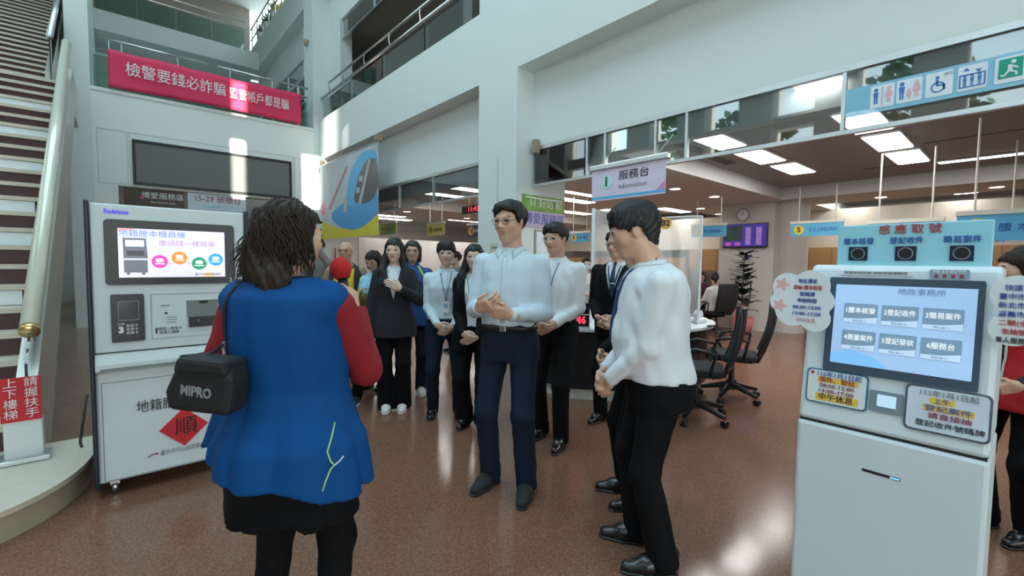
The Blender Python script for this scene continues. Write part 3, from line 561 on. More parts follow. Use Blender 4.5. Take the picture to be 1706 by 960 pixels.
ck = thing('wall_clock', 'round white wall clock with steel rim above the wall screen', 'clock', (10.40, 4.22, 2.42)); build('rim', Ft.ring(.40, 2.52, .115, .135, 0, .05), STEEL, ck); build('dial', Ft.disc(.40, 2.52, .116, 0, .03), SW, ck); build('hands', Ft.box(.395, .405, 2.52, 2.60, .03, .034, Ft.box(.35, .40, 2.516, 2.524, .03, .034)), INK, ck)
# far counters and cabinets
def cabinet(x, y0, y1, z0, z1, n, lab):
    t = thing('wall_cabinet', lab, 'cabinet', (x + .2, (y0 + y1) / 2, z0)); build('carcass', MB().box(x, x + .45, y0, y1, z0, z1), WOOD, t); k = (y1 - y0) / n
    for i in range(n): build('door', MB().box(x - .02, x, y0 + i * k + .006, y0 + (i + 1) * k - .006, z0 + .01, z1 - .01), WOOD, t, bevel=.004)
cabinet(12.6, 2.2, 4.9, 0.0, 1.86, 6, 'oak cabinet wall left of the number kiosk'); cabinet(12.6, 4.95, 6.6, 1.25, 1.86, 4, 'oak wall cabinet left of the wall screen'); cabinet(12.6, 6.7, 11.4, 0.0, 1.62, 9, 'long oak cabinet wall behind masked woman'); cabinet(12.6, -3, 2.1, 0.0, 1.86, 9, 'oak cabinet wall hidden behind the kiosk header')
cabinet(10.2, 12.6, 13.4, .0, 1.9, 2, 'narrow oak cabinet at the back beside the crowd') if False else None
m = MB(); m.box(12.8, 13.0, -6, 13.6, 1.86, ZS); st('wall_cabinets', m, M('valance_paint', (.62, .58, .50), .7))
def counter(x0, y0, y1, lab):
    t = thing('service_counter', lab, 'counter', (x0 + .3, (y0 + y1) / 2, 0)); build('front_panel', MB().box(x0 + .05, x0 + .5, y0, y1, .12, .70), CHAR, t); build('plinth', MB().box(x0 + .02, x0 + .5, y0, y1, 0, .12), OFFW, t); build('top', MB().box(x0 - .15, x0 + .6, y0 - .05, y1 + .05, .70, .745), OFFW, t, bevel=.01); build('ledge', MB().box(x0 + .2, x0 + .5, y0, y1, .745, .93), M('ledge_maroon', (.12, .02, .02), .5), t)
counter(9.75, 5.45, 8.0, 'dark service counter with pale top at the ponytailed clerk'); counter(11.4, .6, 3.3, 'dark service counter with white plinth right of the plant'); counter(6.6, 9.2, 12.4, 'dark service counter beyond the crowd')
# ficus with red ribbon
pf = thing('rubber_plant', 'tall rubber plant in red wrapped pot with ribbon before column', 'plant', (9.83, 3.93, 0)); B0 = Vector((9.83, 3.93, 0))
build('pot', MB().lathe([(0, 0), (.17, 0), (.22, .34), (.19, .34), (.18, .30), (0, .30)], B0, 20), M('pot_wrap', (.62, .20, .18), .5, var=.3), pf, smooth=True)
m = MB(); m.tube([B0 + Vector((0, 0, .3)), B0 + Vector((.02, .03, .9)), B0 + Vector((-.02, .0, 1.62))], [.022, .018, .010], 8); m.tube([B0 + Vector((.04, -.04, .3)), B0 + Vector((.08, -.1, .8)), B0 + Vector((.06, -.12, 1.1))], .014, 8); build('stem', m, M('stem_brown', (.12, .08, .05), .7), pf)
rn = random.Random(3); leaf = None; LG = M('leaf_rubber', (.018, .045, .018), .25, var=.3, coat=.4)
for i in range(64):
    h = .46 + 1.22 * (i / 63); an = i * 2.4 + rn.uniform(-.3, .3); L = rn.uniform(.24, .33) * (1.05 if h < 1.3 else .85); tl = rn.uniform(-.15, .65); d = Vector((math.cos(an) * math.cos(tl), math.sin(an) * math.cos(tl), math.sin(tl))); s_ = d.cross(Vector((0, 0, 1))).normalized(); n_ = s_.cross(d); c = B0 + Vector((.02 * math.sin(h * 4), 0, h)); m = MB(); vs = []
    for q, wd in ((.12, .006), (.25, .065), (.5, .092), (.75, .070), (1.0, .003)): dr = n_ * (-.10 * q * q * L); vs += [c + d * L * q - s_ * wd + n_ * .012 + dr, c + d * L * q + dr, c + d * L * q + s_ * wd + n_ * .012 + dr]
    m.add(vs, [(a * 3 + b, a * 3 + b + 1, a * 3 + b + 4, a * 3 + b + 3) for a in range(4) for b in range(2)]); build('leaf', m, LG, pf, smooth=True)
rb = M('ribbon_red', (.62, .02, .035), .4)
for q in (-1, 1): build('ribbon_loop', MB().tube([B0 + Vector((-.19, .02, .52)), B0 + Vector((-.22, .02 + q * .12, .62)), B0 + Vector((-.22, .02 + q * .16, .52)), B0 + Vector((-.19, .02, .50))], .026, 8), rb, pf, smooth=True); build('ribbon_tail', MB().box(B0.x - .245, B0.x - .235, B0.y + q * .05 - .03, B0.y + q * .05 + .03, .10, .52), M('ribbon_pink', (.75, .30, .30), .5) if q > 0 else rb, pf)
# red LED ticker
tk = thing('led_ticker', 'small red digit LED ticker hanging beside the pale column', 'display', (4.7, 6.25, 2.25)); Fk = XP(4.70, 6.75); build('case', Fk.box(0, .80, 2.27, 2.40, -.06, 0), BLACK, tk); text(Fk, '11:43 18', .45, 2.335, .12, M('led_red', (.9, .03, .05), .4, emit=2.5), tk, .003, width=.5); build('rod', MB().tube([(4.73, 6.35, 2.40), (4.73, 6.35, 2.76)], .01, 6), OFFW, tk)
# red duilian strips on the far wall
for i, (x, y) in enumerate([(8.88, 11.3), (4.45, 12.28)]):
    t = thing('couplet_strip', ['red paper strip on the far white column', 'red paper strip on the wall beside the bald man'][i], 'paper strip', (x, y, 1.3)); build('sheet', XP(x, y).box(0, .09, 1.30, 1.75, 0, .004), RED, t)

for i, (x, y, h) in enumerate(((-13, 3.0, 9.5), (-12, 8.5, 8.5), (-14, 14.0, 10.0), (-12.5, -3.0, 8.0))):
    t = thing('tree', ['dark tree outside the windows, mirrored at the centre of transom glass', 'dark tree outside the windows, mirrored left of the information sign', 'tall dark tree outside the windows beyond the stairs', 'dark tree outside the windows nearest the entrance'][i], 'tree', (x, y, -.5)); build('trunk', MB().tube([(x, y, -.5), (x + .1, y, h * .6)], [.22, .10], 8), M('bark', (.08, .06, .045), .9), t)
    m = MB(); rn = random.Random(i + 20)
    for k in range(900):
        an = rn.uniform(0, 6.28); v = rn.uniform(-1, 1); rr_ = rn.uniform(.35, 1) ** .5; c = Vector((x + math.cos(an) * rr_ * 2.0 * (1 - v * v) ** .5, y + math.sin(an) * rr_ * 2.0 * (1 - v * v) ** .5, h * .62 + v * h * .34)); d = Vector((rn.gauss(0, 1), rn.gauss(0, 1), rn.gauss(0, .5))).normalized() * .22; s_ = d.orthogonal() * .6
        m.add([c, c + d + s_, c + d * 2, c + d - s_], [(0, 1, 2, 3)])
    tag(build('foliage', m, LEAF, t), kind='stuff')

# ---- the service desk with its display
dk = thing('service_desk', 'black fronted service desk with rounded white top', 'desk', (4.1, 2.75, 0))
def top_poly(g=0.0):
    pts = [(3.45, 3.95), (3.45 - g, 3.05 - g)]
    for k in range(17):
        t = R(205 + k * 12); pts.append((4.66 + (.86 + g) * math.cos(t), 2.80 + (.55 + g) * math.sin(t)))
    return pts + [(4.9, 3.5), (4.4, 3.95)]
build('worktop', MB().prism(top_poly(), lambda a, b: (a, b, .725), lambda a, b: (a, b, .762)), WHITE, dk, bevel=.008)
build('front_panel', MB().prism([(a * .985 + .065, b * .985 + .045) for a, b in top_poly(-.06)], lambda a, b: (a, b, .12), lambda a, b: (a, b, .725)), M('desk_black', (.010, .010, .012), .35), dk)
build('plinth', MB().prism([(a * .97 + .13, b * .97 + .09) for a, b in top_poly(-.09)], lambda a, b: (a, b, 0), lambda a, b: (a, b, .12)), OFFW, dk)
nd = thing('number_display', 'red LED number display reading 6046 on the desk front edge', 'display', (3.55, 2.98, .762)); Fd = Face((3.38, 3.18, 0), (.62, -.78, 0), (0, 0, 1))
build('case', Fd.box(0, .34, .765, .90, -.08, 0), BLACK, nd, bevel=.006); build('trim', Fd.box(-.01, .35, .764, .782, -.09, .012), WHITE, nd); text(Fd, '6046', .21, .845, .105, MATS['led_red'] if 'led_red' in MATS else INK_R, nd, .003, width=.19, bold=.003)
# clear sheet screen with a number tag
cs = thing('clear_screen', 'translucent plastic sheet screen standing on desk with number 32 tag', 'screen', (4.35, 2.80, .762))
build('post', MB().tube([(3.95, 3.18, .762), (3.95, 3.18, 2.02)], .018, 10), INK_W, cs); build('post', MB().tube([(4.12, 3.04, .762), (4.12, 3.04, 2.02)], .014, 10), INK_W, cs); build('post', MB().tube([(4.86, 2.41, .762), (4.86, 2.41, 1.95)], .014, 10), INK_W, cs)
def sh(u, v):
    x = 3.95 + .91 * u; y = 3.18 - .77 * u; top = 2.0 - .05 * u - .05 * math.sin(u * math.pi) ** 2; return (x + .012 * math.sin(u * 21 + v * 3), y + .012 * math.sin(u * 17), .80 + (top - .80) * v)
build('sheet', MB().grid(sh, 24, 12), GLS_C, cs, smooth=True); build('top_wire', MB().tube([sh(k / 10, 1.0) for k in range(11)], .006, 6), INK_W, cs)
Fx = Face((4.42, 2.77, 0), (.763, -.646, 0), (0, 0, 1)); tgo = build('number_tag', Fx.disc(.16, 1.865, .065, .02, .024), M('tag_orange', (.75, .40, .05), .5), cs); text(Fx, '32', .16, 1.865, .085, INK, cs, .027, bold=.004)
tp = thing('tape_dispenser', 'white desktop tape dispenser on the rounded desk end', 'dispenser', (4.98, 2.45, .762)); build('body', MB().box(4.86, 5.06, 2.40, 2.50, .763, .82), INK_W, tp, bevel=.015); build('reel', MB().prism([(4.93 + .06 * math.cos(R(a)), .85 + .06 * math.sin(R(a))) for a in range(0, 360, 20)], lambda a, b: (a, 2.42, b), lambda a, b: (a, 2.48, b)), INK_W, tp)
pn = build('desk_pen_tray', MB().box(4.72, 4.82, 2.20, 2.25, .763, .778), BLACK, bevel=.004); tag(pn, 'small black item lying on the white desk top', 'tray')
# ---- office chairs
def office_chair(loc, rz, lab):
    t = thing('office_chair', lab, 'chair', (loc[0], loc[1], 0), rz, 'black mesh office chairs'); L = dict(local=True)
    build('seat', MB().prism(rrect(-.24, .24, -.23, .25, .09), lambda a, b: (a, b, .43), lambda a, b: (a, b, .50)), M('chair_fabric', (.015, .015, .018), .9, bump=.2, bscale=200), t, bevel=.02, **L)
    def bk(u, v):
        wd = .225 - .03 * abs(v - .45); x = (u - .5) * 2 * wd; return (x, -.24 - .05 * (1 - (2 * u - 1) ** 2) - .10 * v - .03 * math.sin(v * 3.1), .52 + .52 * v)
    build('backrest', MB().grid(bk, 10, 12), M('chair_mesh', (.014, .014, .016), .8), t, smooth=True, solid=.022, **L)
    m = MB(); m.tube([bk(k / 10, 1) for k in range(11)] + [bk(1, 1 - k / 10) for k in range(1, 11)] + [bk(1 - k / 10, 0) for k in range(1, 11)] + [bk(0, k / 10) for k in range(1, 10)], .016, 8, True); build('back_frame', m, BLACK, t, smooth=True, **L)
    build('back_bracket', MB().tube([(0, -.05, .42), (0, -.24, .42), (0, -.30, .56)], .022, 8), BLACK, t, **L)
    for q in (-1, 1): build('armrest', MB().tube([(q * .23, -.14, .44), (q * .29, -.12, .50), (q * .30, -.16, .66), (q * .30, .0, .69), (q * .29, .13, .66), (q * .27, .16, .55), (q * .23, .10, .45)], .016, 8), BLACK, t, smooth=True, **L)
    build('gas_column', MB().tube([(0, 0, .16), (0, 0, .43)], .028, 12), BLACK, t, **L)
    build('hub', MB().tube([(0, 0, .10), (0, 0, .20)], .05, 14), BLACK, t, **L)
    for k in range(5):
        a = R(72 * k + 20); c, s_ = math.cos(a), math.sin(a); lg = build('base_arm', MB().tube([(c * .03, s_ * .03, .15), (c * .30, s_ * .30, .085)], [.034, .020], 8), BLACK, t, **L)
        m = MB()
        for o in (-.016, .016): m.tube([(c * .30 - s_ * (o - .01), s_ * .30 + c * (o - .01), .031), (c * .30 - s_ * (o + .01), s_ * .30 + c * (o + .01), .031)], .030, 12)
        build('caster', m, BLACK, lg, **L)
    return t
office_chair((4.02, 2.0), R(26), 'nearer black office chair behind the man in profile'); office_chair((4.93, 2.06), R(20), 'farther black office chair with back towards the number kiosk')
office_chair((10.6, 1.1), R(70), 'distant black office chair beside the cloud sign')
office_chair((9.12, 4.16), R(-28), 'black office chair under the ponytailed clerk')
# ---- waiting bench at the right edge
bq = thing('waiting_bench', 'grey waiting bench at the right edge behind the number kiosk', 'bench', (3.3, -.35, 0))
build('seat', MB().box(2.9, 3.35, -1.5, -.28, .40, .46), M('bench_grey', (.20, .21, .21), .5), bq, bevel=.02); build('beam', MB().box(3.05, 3.2, -1.5, -.3, .30, .40), CHAR, bq); build('backrest', MB().prism([(2.86, .50), (2.80, .86), (2.84, .87), (2.90, .50)], lambda a, b: (a, -1.5, b), lambda a, b: (a, -.28, b)), MATS['bench_grey'], bq)
for y in (-1.4, -.36): build('leg', MB().tube([(3.12, y, .32), (3.12, y, .03)], .025, 8), STEEL, bq); build('foot', MB().box(2.85, 3.4, y - .03, y + .03, 0, .03), STEEL, bq)
# ================================================================ self-service teller machine at the left
at = thing('teller_machine', 'white and navy self-service teller machine with lit screen', 'kiosk', (.29, 3.8, 0)); Fa = YP(3.53, -.105)
AW = M('atm_white', (.66, .73, .74), .4, var=.02); AW2 = M('atm_white_door', (.68, .74, .76), .45, var=.02)
m = MB(); m.box(-.10, .68, 3.545, 4.06, .86, 1.735); build('cabinet', m, AW, at, bevel=.012)
build('lower_cabinet', MB().box(-.10, .68, 3.535, 4.06, .09, .855), AW2, at, bevel=.012)
for u in (-.014, .776): build('side_panel', MB().box(-.105 + u, -.105 + u + .022, 3.50, 4.05, .07, 1.745), NAVY, at, bevel=.008)
fp = build('fascia', Fa.box(.008, .776, .866, 1.73, -.016, .0), AW, at, bevel=.006)
bz = build('bezel', Fa.rr(.066, .716, 1.262, 1.645, .022, 0, .012), BLACK, at)
sc2 = build('screen', Fa.box(.127, .659, 1.306, 1.596, .0122, .014), M('screen_lilac_white', (.74, .70, .86), .25, var=.05, scale=2, emit=.75), bz)
def em(n, c, e=.75): return M(n, c, .3, var=.06, emit=e)
text(Fa, '地籍謄本櫃員機', .29, 1.565, .045, em('scr_blue', (.10, .22, .62)), at, .0150, width=.32); text(Fa, '像領錢一樣簡單', .46, 1.512, .040, em('scr_magenta', (.42, .22, .60)), at, .0150, width=.29)
for i, (u, v, c) in enumerate(((.318, 1.402, (.85, .05, .42)), (.416, 1.425, (.90, .26, .03)), (.518, 1.392, (.01, .30, .13)), (.608, 1.418, (.02, .36, .62)))):
    d_ = build('icon', Fa.disc(u, v, .040, .0142, .0155), em('scr_icon_%d' % i, c), sc2); build('icon_mark', Fa.rr(u - .018, u + .018, v - .004, v + .018, .004, .0157, .0165, Fa.box(u - .024, u + .024, v - .017, v - .010, .0157, .0165)), em('scr_white', (.85, .82, .80)), sc2)
for u in (.368, .467, .562): build('icon_link', Fa.box(u - .006, u + .006, 1.391, 1.394, .0142, .0155), em('scr_dark', (.06, .06, .08), .3), sc2)
m = MB(); Fa.poly([(.148, 1.54), (.255, 1.54), (.262, 1.42), (.150, 1.42)], .0142, .0155, m); Fa.box(.150, .260, 1.335, 1.41, .0142, .0155, m); Fa.box(.162, .178, 1.322, 1.335, .0142, .0155, m); Fa.box(.232, .248, 1.322, 1.335, .0142, .0155, m); build('pictured_machine', m, em('scr_grey', (.18, .19, .24), .4), sc2)
build('pictured_screen', Fa.box(.160, .246, 1.490, 1.528, .0157, .0165), em('scr_white', (.85, .82, .80)), sc2); build('pictured_slots', Fa.box(.165, .245, 1.435, 1.465, .0157, .0165), em('scr_dark', (.06, .06, .08), .3), sc2)
build('corner_accent', Fa.box(.128, .20, 1.583, 1.595, .0142, .0150), em('scr_coral', (.80, .30, .28)), sc2); build('foot_accent', Fa.poly([(.53, 1.307), (.60, 1.307), (.59, 1.335), (.55, 1.338)], .0142, .0150), em('scr_amber', (.85, .60, .30)), sc2); text(Fa, '臺中市地政事務所', .565, 1.322, .018, em('scr_dark', (.06, .06, .08), .3), at, .0156)
text(Fa, 'Funkstone', .125, 1.689, .034, em('brand_violet', (.10, .06, .75), .3), at, .002, width=.11, bold=.002); text(Fa, '2', .69, 1.283, .035, INK_W, at, .0135)
cr_ = build('card_reader', Fa.rr(.084, .237, .924, 1.207, .010, 0, .012), M('reader_black', (.016, .017, .020), .35), at); build('reader_window', Fa.rr(.118, .210, 1.055, 1.165, .004, .012, .016), M('reader_glass', (.03, .032, .035), .15), cr_); build('window_rim', Fa.frame(.116, .212, 1.052, 1.167, .004, .012, .018), INK_G, cr_); text(Fa, '3', .128, .995, .05, INK_W, at, .014, bold=.003); 
for i, s_ in enumerate(('悠遊卡', '信用卡', '金融卡')): text(Fa, s_, .178, 1.018 - i * .021, .019, INK_W, at, .014)
text(Fa, '可用', .128, 1.030, .016, INK_W, at, .014)
build('panel_outline', Fa.frame(.268, .735, .926, 1.202, .003, 0, .002), INK_G, at); build('receipt_slot', Fa.box(.315, .360, 1.128, 1.132, 0, .003), INK, at); build('sensor', Fa.disc(.342, 1.082, .007, 0, .003), INK, at)
for i in range(3): build('hint_print', Fa.box(.345, .395, 1.053 - i * .016, 1.058 - i * .016, 0, .0012), INK_G, at)
text(Fa, '1', .292, .975, .045, INK, at, .002, bold=.002); text(Fa, '請插入健保卡', .360, .985, .020, INK, at, .002); text(Fa, '自然人憑證', .355, .962, .020, INK, at, .002)
rc = build('recess', Fa.frame(.440, .62, .965, 1.162, .006, -.002, .006), AW, at); build('recess_back', Fa.box(.446, .614, 1.05, 1.156, .0, .002), M('recess_grey', (.20, .22, .22), .5), rc); build('card_mouth', Fa.box(.455, .61, .985, 1.05, .0, .012), BLACK, rc); text(Fa, '1', .505, 1.025, .025, INK_W, at, .014); build('camera_slot', Fa.box(.515, .56, 1.135, 1.150, .002, .006), INK, rc)
build('seam', Fa.box(.008, .776, .862, .867, -.01, .001), INK, at); lg_ = build('ledge', MB().prism([(3.535, .866), (3.50, .80), (3.50, .765), (3.535, .745)], lambda a, b: (-.097, a, b), lambda a, b: (.673, a, b)), AW, at); Fe = YP(3.498, -.105); build('tray_strip', Fe.box(.03, .40, .763, .778, 0, .002), M('strip_grey', (.20, .24, .25), .4), lg_); build('tray_handle', Fe.rr(.400, .56, .758, .815, .012, -.02, .006), BLACK, lg_)
dr = build('door_outline', Fa.frame(.030, .745, .10, .69, .004, -.006, -.002), INK_G, at)
text(Fa, '地籍謄本櫃員機', .405, .512, .078, INK, at, -.001, width=.44, bold=.002)
build('red_diamond', Fa.poly([(.289, .345), (.417, .470), (.545, .345), (.417, .222)], -.004, .001), RED, at); text(Fa, '順', .428, .345, .125, INK, at, .003, bold=.004)
text(Fa, '臺中市中山地政事務所', .42, .203, .036, INK_G, at, -.001, width=.26, shear=.25); build('logo_swoosh', Fa.poly([(.222, .195), (.25, .213), (.282, .21), (.26, .203), (.235, .193)], -.005, -.001), INK_G, at); build('logo_spark', Fa.poly([(.262, .207), (.275, .215), (.285, .206), (.274, .201)], -.001, .001), INK_R, at)
for x, y in ((-.03, 3.62), (.60, 3.62), (-.03, 4.0), (.60, 4.0)): cst = build('caster', MB().tube([(x - .014, y, .032), (x + .014, y, .032)], .032, 14), ALU, at, smooth=True); build('caster_fork', MB().box(x - .022, x + .022, y - .02, y + .02, .05, .09), ALU, cst)
# cable behind the machine
cb = build('power_cable', MB().tube([(-.16, 4.15, .5), (-.20, 4.1, .2), (-.17, 4.05, .06), (-.13, 4.2, .012), (-.1, 4.5, .012)], .008, 8), BLACK, smooth=True); tag(cb, 'black power cable beside the teller machine', 'cable')
# ================================================================ number-ticket kiosk at the right
kk = thing('ticket_kiosk', 'white number ticket kiosk with touch screen and blue header', 'kiosk', (2.15, .32, 0)); KW = M('kiosk_white', (.72, .79, .82), .35, var=.02)
KX = 1.97; Fk1 = XP(KX, .57); tilt = Vector((.075, 0, .58)).normalized(); Fk2 = Face((KX, .57, .838), (0, -1, 0), tilt)
build('cabinet', MB().box(KX, KX + .42, .055, .57, .02, .832), KW, kk, bevel=.012); build('plinth', MB().box(KX + .03, KX + .40, .07, .555, 0, .02), CHAR, kk)
def kside(a, b, y): return (a, y, b)
m = MB(); prof = [(KX, .840), (KX + .42, .840), (KX + .42, 1.30), (KX + .30, 1.425), (KX + .085, 1.425), (KX + .074, 1.405)]; m.prism(prof, lambda a, b: (a, .058, b), lambda a, b: (a, .567, b)); hd = build('head', m, KW, kk, bevel=.014)
build('seam', MB().box(KX + .01, KX + .41, .062, .563, .830, .842), CHAR, kk)
V = lambda z: (z - .838) / tilt.z
bz2 = build('bezel', Fk2.rr(.070, .478, V(1.035), V(1.378), .006, 0, .010), M('bezel_slate', (.055, .085, .12), .35), kk)
sc3 = build('screen', Fk2.box(.092, .462, V(1.066), V(1.352), .010, .012), em('scr_pale_blue', (.34, .50, .74), .55), bz2)
build('cloud_glow', Fk2.poly([(.093, V(1.067)), (.26, V(1.067)), (.22, V(1.10)), (.15, V(1.12)), (.093, V(1.10))], .012, .0125), em('scr_sky', (.20, .46, .80), .6), sc3)
text(Fk2, '地政事務所', .330, V(1.333), .024, em('scr_slate', (.12, .20, .32), .5), kk, .0135, width=.12)
bt = ['1謄本核發', '2登記收件', '3簡易案件', '4測量案件', '5登記發狀', '6服務台']
for i, s_ in enumerate(bt):
    c, r_ = i % 3, i // 3; u0 = .122 + c * .108; v1 = V(1.285 - r_ * .097)
    b_ = build('menu_button', Fk2.rr(u0, u0 + .098, v1 - .070, v1, .004, .012, .0135), em('scr_button', (.16, .26, .36), .55), sc3); build('button_base', Fk2.poly([(u0 + .001, v1 - .069), (u0 + .097, v1 - .069), (u0 + .097, v1 - .046), (u0 + .05, v1 - .054), (u0 + .001, v1 - .055)], .0136, .0142), em('scr_button_pale', (.45, .58, .72), .65), sc3)
    text(Fk2, s_, u0 + .049, v1 - .026, .023, em('scr_white', (.85, .82, .80)), kk, .0150, width=.084 if i < 5 else .066, bold=.0); text(Fk2, '等待人數 0 人', u0 + .049, v1 - .062, .007, em('scr_slate', (.12, .20, .32), .5), kk, .0150)
build('label_strip', Fk2.rr(.098, .302, V(1.388), V(1.405), .003, 0, .003), SW, kk); text(Fk2, '現場等候取號 請依序臨櫃辦理', .2, V(1.3965), .011, INK_G, kk, .004, width=.18)
build('label_badge', Fk2.rr(.345, .440, V(1.384), V(1.413), .006, 0, .003), M('badge_slate', (.30, .38, .48), .4), kk); text(Fk2, '掃我取號', .392, V(1.404), .015, INK_W, kk, .004, width=.08); build('badge_dots', Fk2.disc(.362, V(1.391), .005, .003, .004, Fk2.disc(.382, V(1.391), .005, .003, .004, Fk2.disc(.402, V(1.391), .005, .003, .004, Fk2.disc(.422, V(1.391), .005, .003, .004)))), INK_M, kk)
HL = M('highlighter', (.85, .55, .08), .6); MINT = M('frame_teal', (.03, .17, .27), .4)
n1 = build('notice_card', Fk2.rr(.022, .210, V(.908), V(1.034), .014, .003, .006), MINT, kk); build('card_sheet', Fk2.rr(.027, .205, V(.913), V(1.029), .012, .006, .008), M('card_pale', (.74, .78, .78), .4), n1)
build('pin_mark', Fk2.disc(.040, V(1.018), .006, .008, .009), INK_R, n1); text(Fk2, '115年1月1日起', .124, V(1.016), .022, INK_B, kk, .0095, width=.135); build('highlight', Fk2.box(.058, .182, V(.986), V(1.006), .008, .0086), HL, n1); text(Fk2, '領件、發狀', .118, V(.996), .022, INK_M, kk, .0095, width=.11); text(Fk2, '08:00-12:00', .118, V(.975), .020, INK_M, kk, .0095, width=.105); text(Fk2, '13:00-17:00', .118, V(.955), .020, INK_M, kk, .0095, width=.105); build('highlight', Fk2.box(.055, .185, V(.920), V(.946), .008, .0086), HL, n1); text(Fk2, '中午休息', .118, V(.933), .027, INK, kk, .0095, width=.105, bold=.001)
pr = build('printer_mouth', Fk2.rr(.215, .306, V(.918), V(.990), .006, 0, .005), M('mouth_grey', (.22, .27, .30), .4), kk); build('ticket_window', Fk2.box(.237, .288, V(.938), V(.978), .005, .008), em('ticket_glow', (.45, .62, .75), .6), pr)
n2 = build('notice_card', Fk2.rr(.310, .512, V(.885), V(1.032), .016, .004, .007), M('frame_grey', (.10, .11, .14), .4), kk); build('card_sheet', Fk2.rr(.316, .506, V(.891), V(1.026), .013, .007, .009), M('card_lilac', (.66, .72, .80), .3, var=.15), n2)
text(Fk2, '115年1月1日起', .415, V(1.010), .022, INK_G, kk, .0105, width=.135); build('highlight', Fk2.box(.37, .43, V(.978), V(.998), .009, .0096), HL, n2); text(Fk2, '上午', .40, V(.988), .020, INK_B, kk, .0105); build('highlight', Fk2.box(.355, .475, V(.954), V(.974), .009, .0096), HL, n2); text(Fk2, '登記案件', .415, V(.964), .021, INK_B, kk, .0105, width=.11); text(Fk2, '請直接抽', .42, V(.940), .021, INK_M, kk, .0105, width=.10); text(Fk2, '登記收件號碼牌', .42, V(.913), .021, INK, kk, .0105, width=.16)
sl_ = build('ticket_slot', Fk1.box(.208, .312, .700, .709, 0, .002), INK, kk); build('slot_light', Fk1.box(.285, .310, .702, .707, .002, .003), em('slot_blue', (.20, .55, .95), 1.0), sl_)
# header board
hb = build('header_board', MB().box(KX + .10, KX + .115, .085, .492, 1.41, 1.572), SKYB, kk, bevel=.004); Fh2 = XP(KX + .10, .57); kf = (KX + .10) / KX
text(Fh2, '感 應 取 號', .283, 1.549, .036, INK_R, kk, .002, width=.165, bold=.0003)
for u, s_ in ((.143, '謄本核發'), (.277, '登記收件'), (.416, '簡易案件')):
    text(Fh2, s_, u, 1.511, .026, INK_B, kk, .002, width=.090); sq = build('sensor_plate', Fh2.box(u - .028, u + .028, 1.442, 1.492, 0, .004), M('sensor_navy', (.008, .012, .05), .4), hb); build('sensor_ring', Fh2.ring(u, 1.467, .018, .021, .004, .006), INK_G, sq); build('sensor_lens', Fh2.disc(u, 1.467, .018, .004, .005), INK, sq)
# cloud-shaped cards
def cloud(cu, cv, blobs, n=72):
    pts = []
    for k in range(n):
        t = 2 * math.pi * k / n; best = 0
        for bu, bv, br_ in blobs:
            dx, dy = math.cos(t), math.sin(t); b = dx * bu + dy * bv; c = bu * bu + bv * bv - br_ * br_; q = b * b - c
            if q >= 0: best = max(best, b + math.sqrt(q))
        pts.append((cu + best * math.cos(t), cv + best * math.sin(t)))
    return pts
CP = M('card_laminate', (.84, .90, .92), .3, var=.04, coat=.15)
cl1 = thing('cloud_card', 'cloud shaped laminated card at the left side of the kiosk', 'card', (1.96, .58, 1.18)); Fq1 = Face((KX + .02, .57, 1.29), (0, -1, 0), (0, 0, 1))
build('card', Fq1.poly(cloud(.0, .0, [(-.05, .05, .052), (.03, .055, .06), (.06, .0, .045), (-.07, -.01, .04), (.045, -.065, .05), (-.03, -.04, .06), (0, 0, .06)]), .03, .034), CP, cl1)
for i, (s_, m_) in enumerate((('地址遷徙', INK_B), ('請抽1謄本核發', INK_R), ('號碼牌', INK_B), ('申辦時間', INK_B), ('08:00-12:00', INK_B), ('13:00-17:00', INK_B), ('中午休息', SPK))): text(Fq1, s_, .018 + .006 * (i > 4) * 0, .072 - i * .0245, .0185, m_, cl1, .0355, width=.05 if len(s_) < 4 else (.092 if len(s_) > 6 else .062))
for u, v in ((-.068, .058), (-.075, -.025)): build('flower_print', Fq1.poly([(u + (.020 + .006 * math.cos(5 * R(a))) * math.cos(R(a)), v + (.020 + .006 * math.cos(5 * R(a))) * math.sin(R(a))) for a in range(0, 360, 10)], .034, .0346), M('print_pink', (.85, .48, .48), .5), cl1)
cl2 = thing('cloud_card', 'cloud shaped laminated card at the right side of the kiosk', 'card', (1.96, .02, 1.18)); Fq2 = Face((KX + .01, .045, 1.285), (0, -1, 0), (0, 0, 1))
build('card', Fq2.poly(cloud(.05, 0, [(-.03, .06, .055), (.05, .055, .07), (.14, .05, .06), (-.035, -.04, .05), (.05, -.05, .06), (.14, -.05, .06), (.05, 0, .07)]), .03, .034), CP, cl2)
for i, (s_, m_, w_) in enumerate((('快速通關!', INK_B, .075), ('臺中市、彰化縣', INK_B, .125), ('新北市、桃園市', INK_B, .125), ('嘉義市、臺南市', INK_B, .125), ('二類(全國)謄本', INK_R, .12), ('免抽號碼牌', INK_R, .08), ('專人服務 請洽服務台', INK, .135))): text(Fq2, s_, .01 + w_ * .3, .078 - i * .0255, .019, m_, cl2, .0355, width=w_)

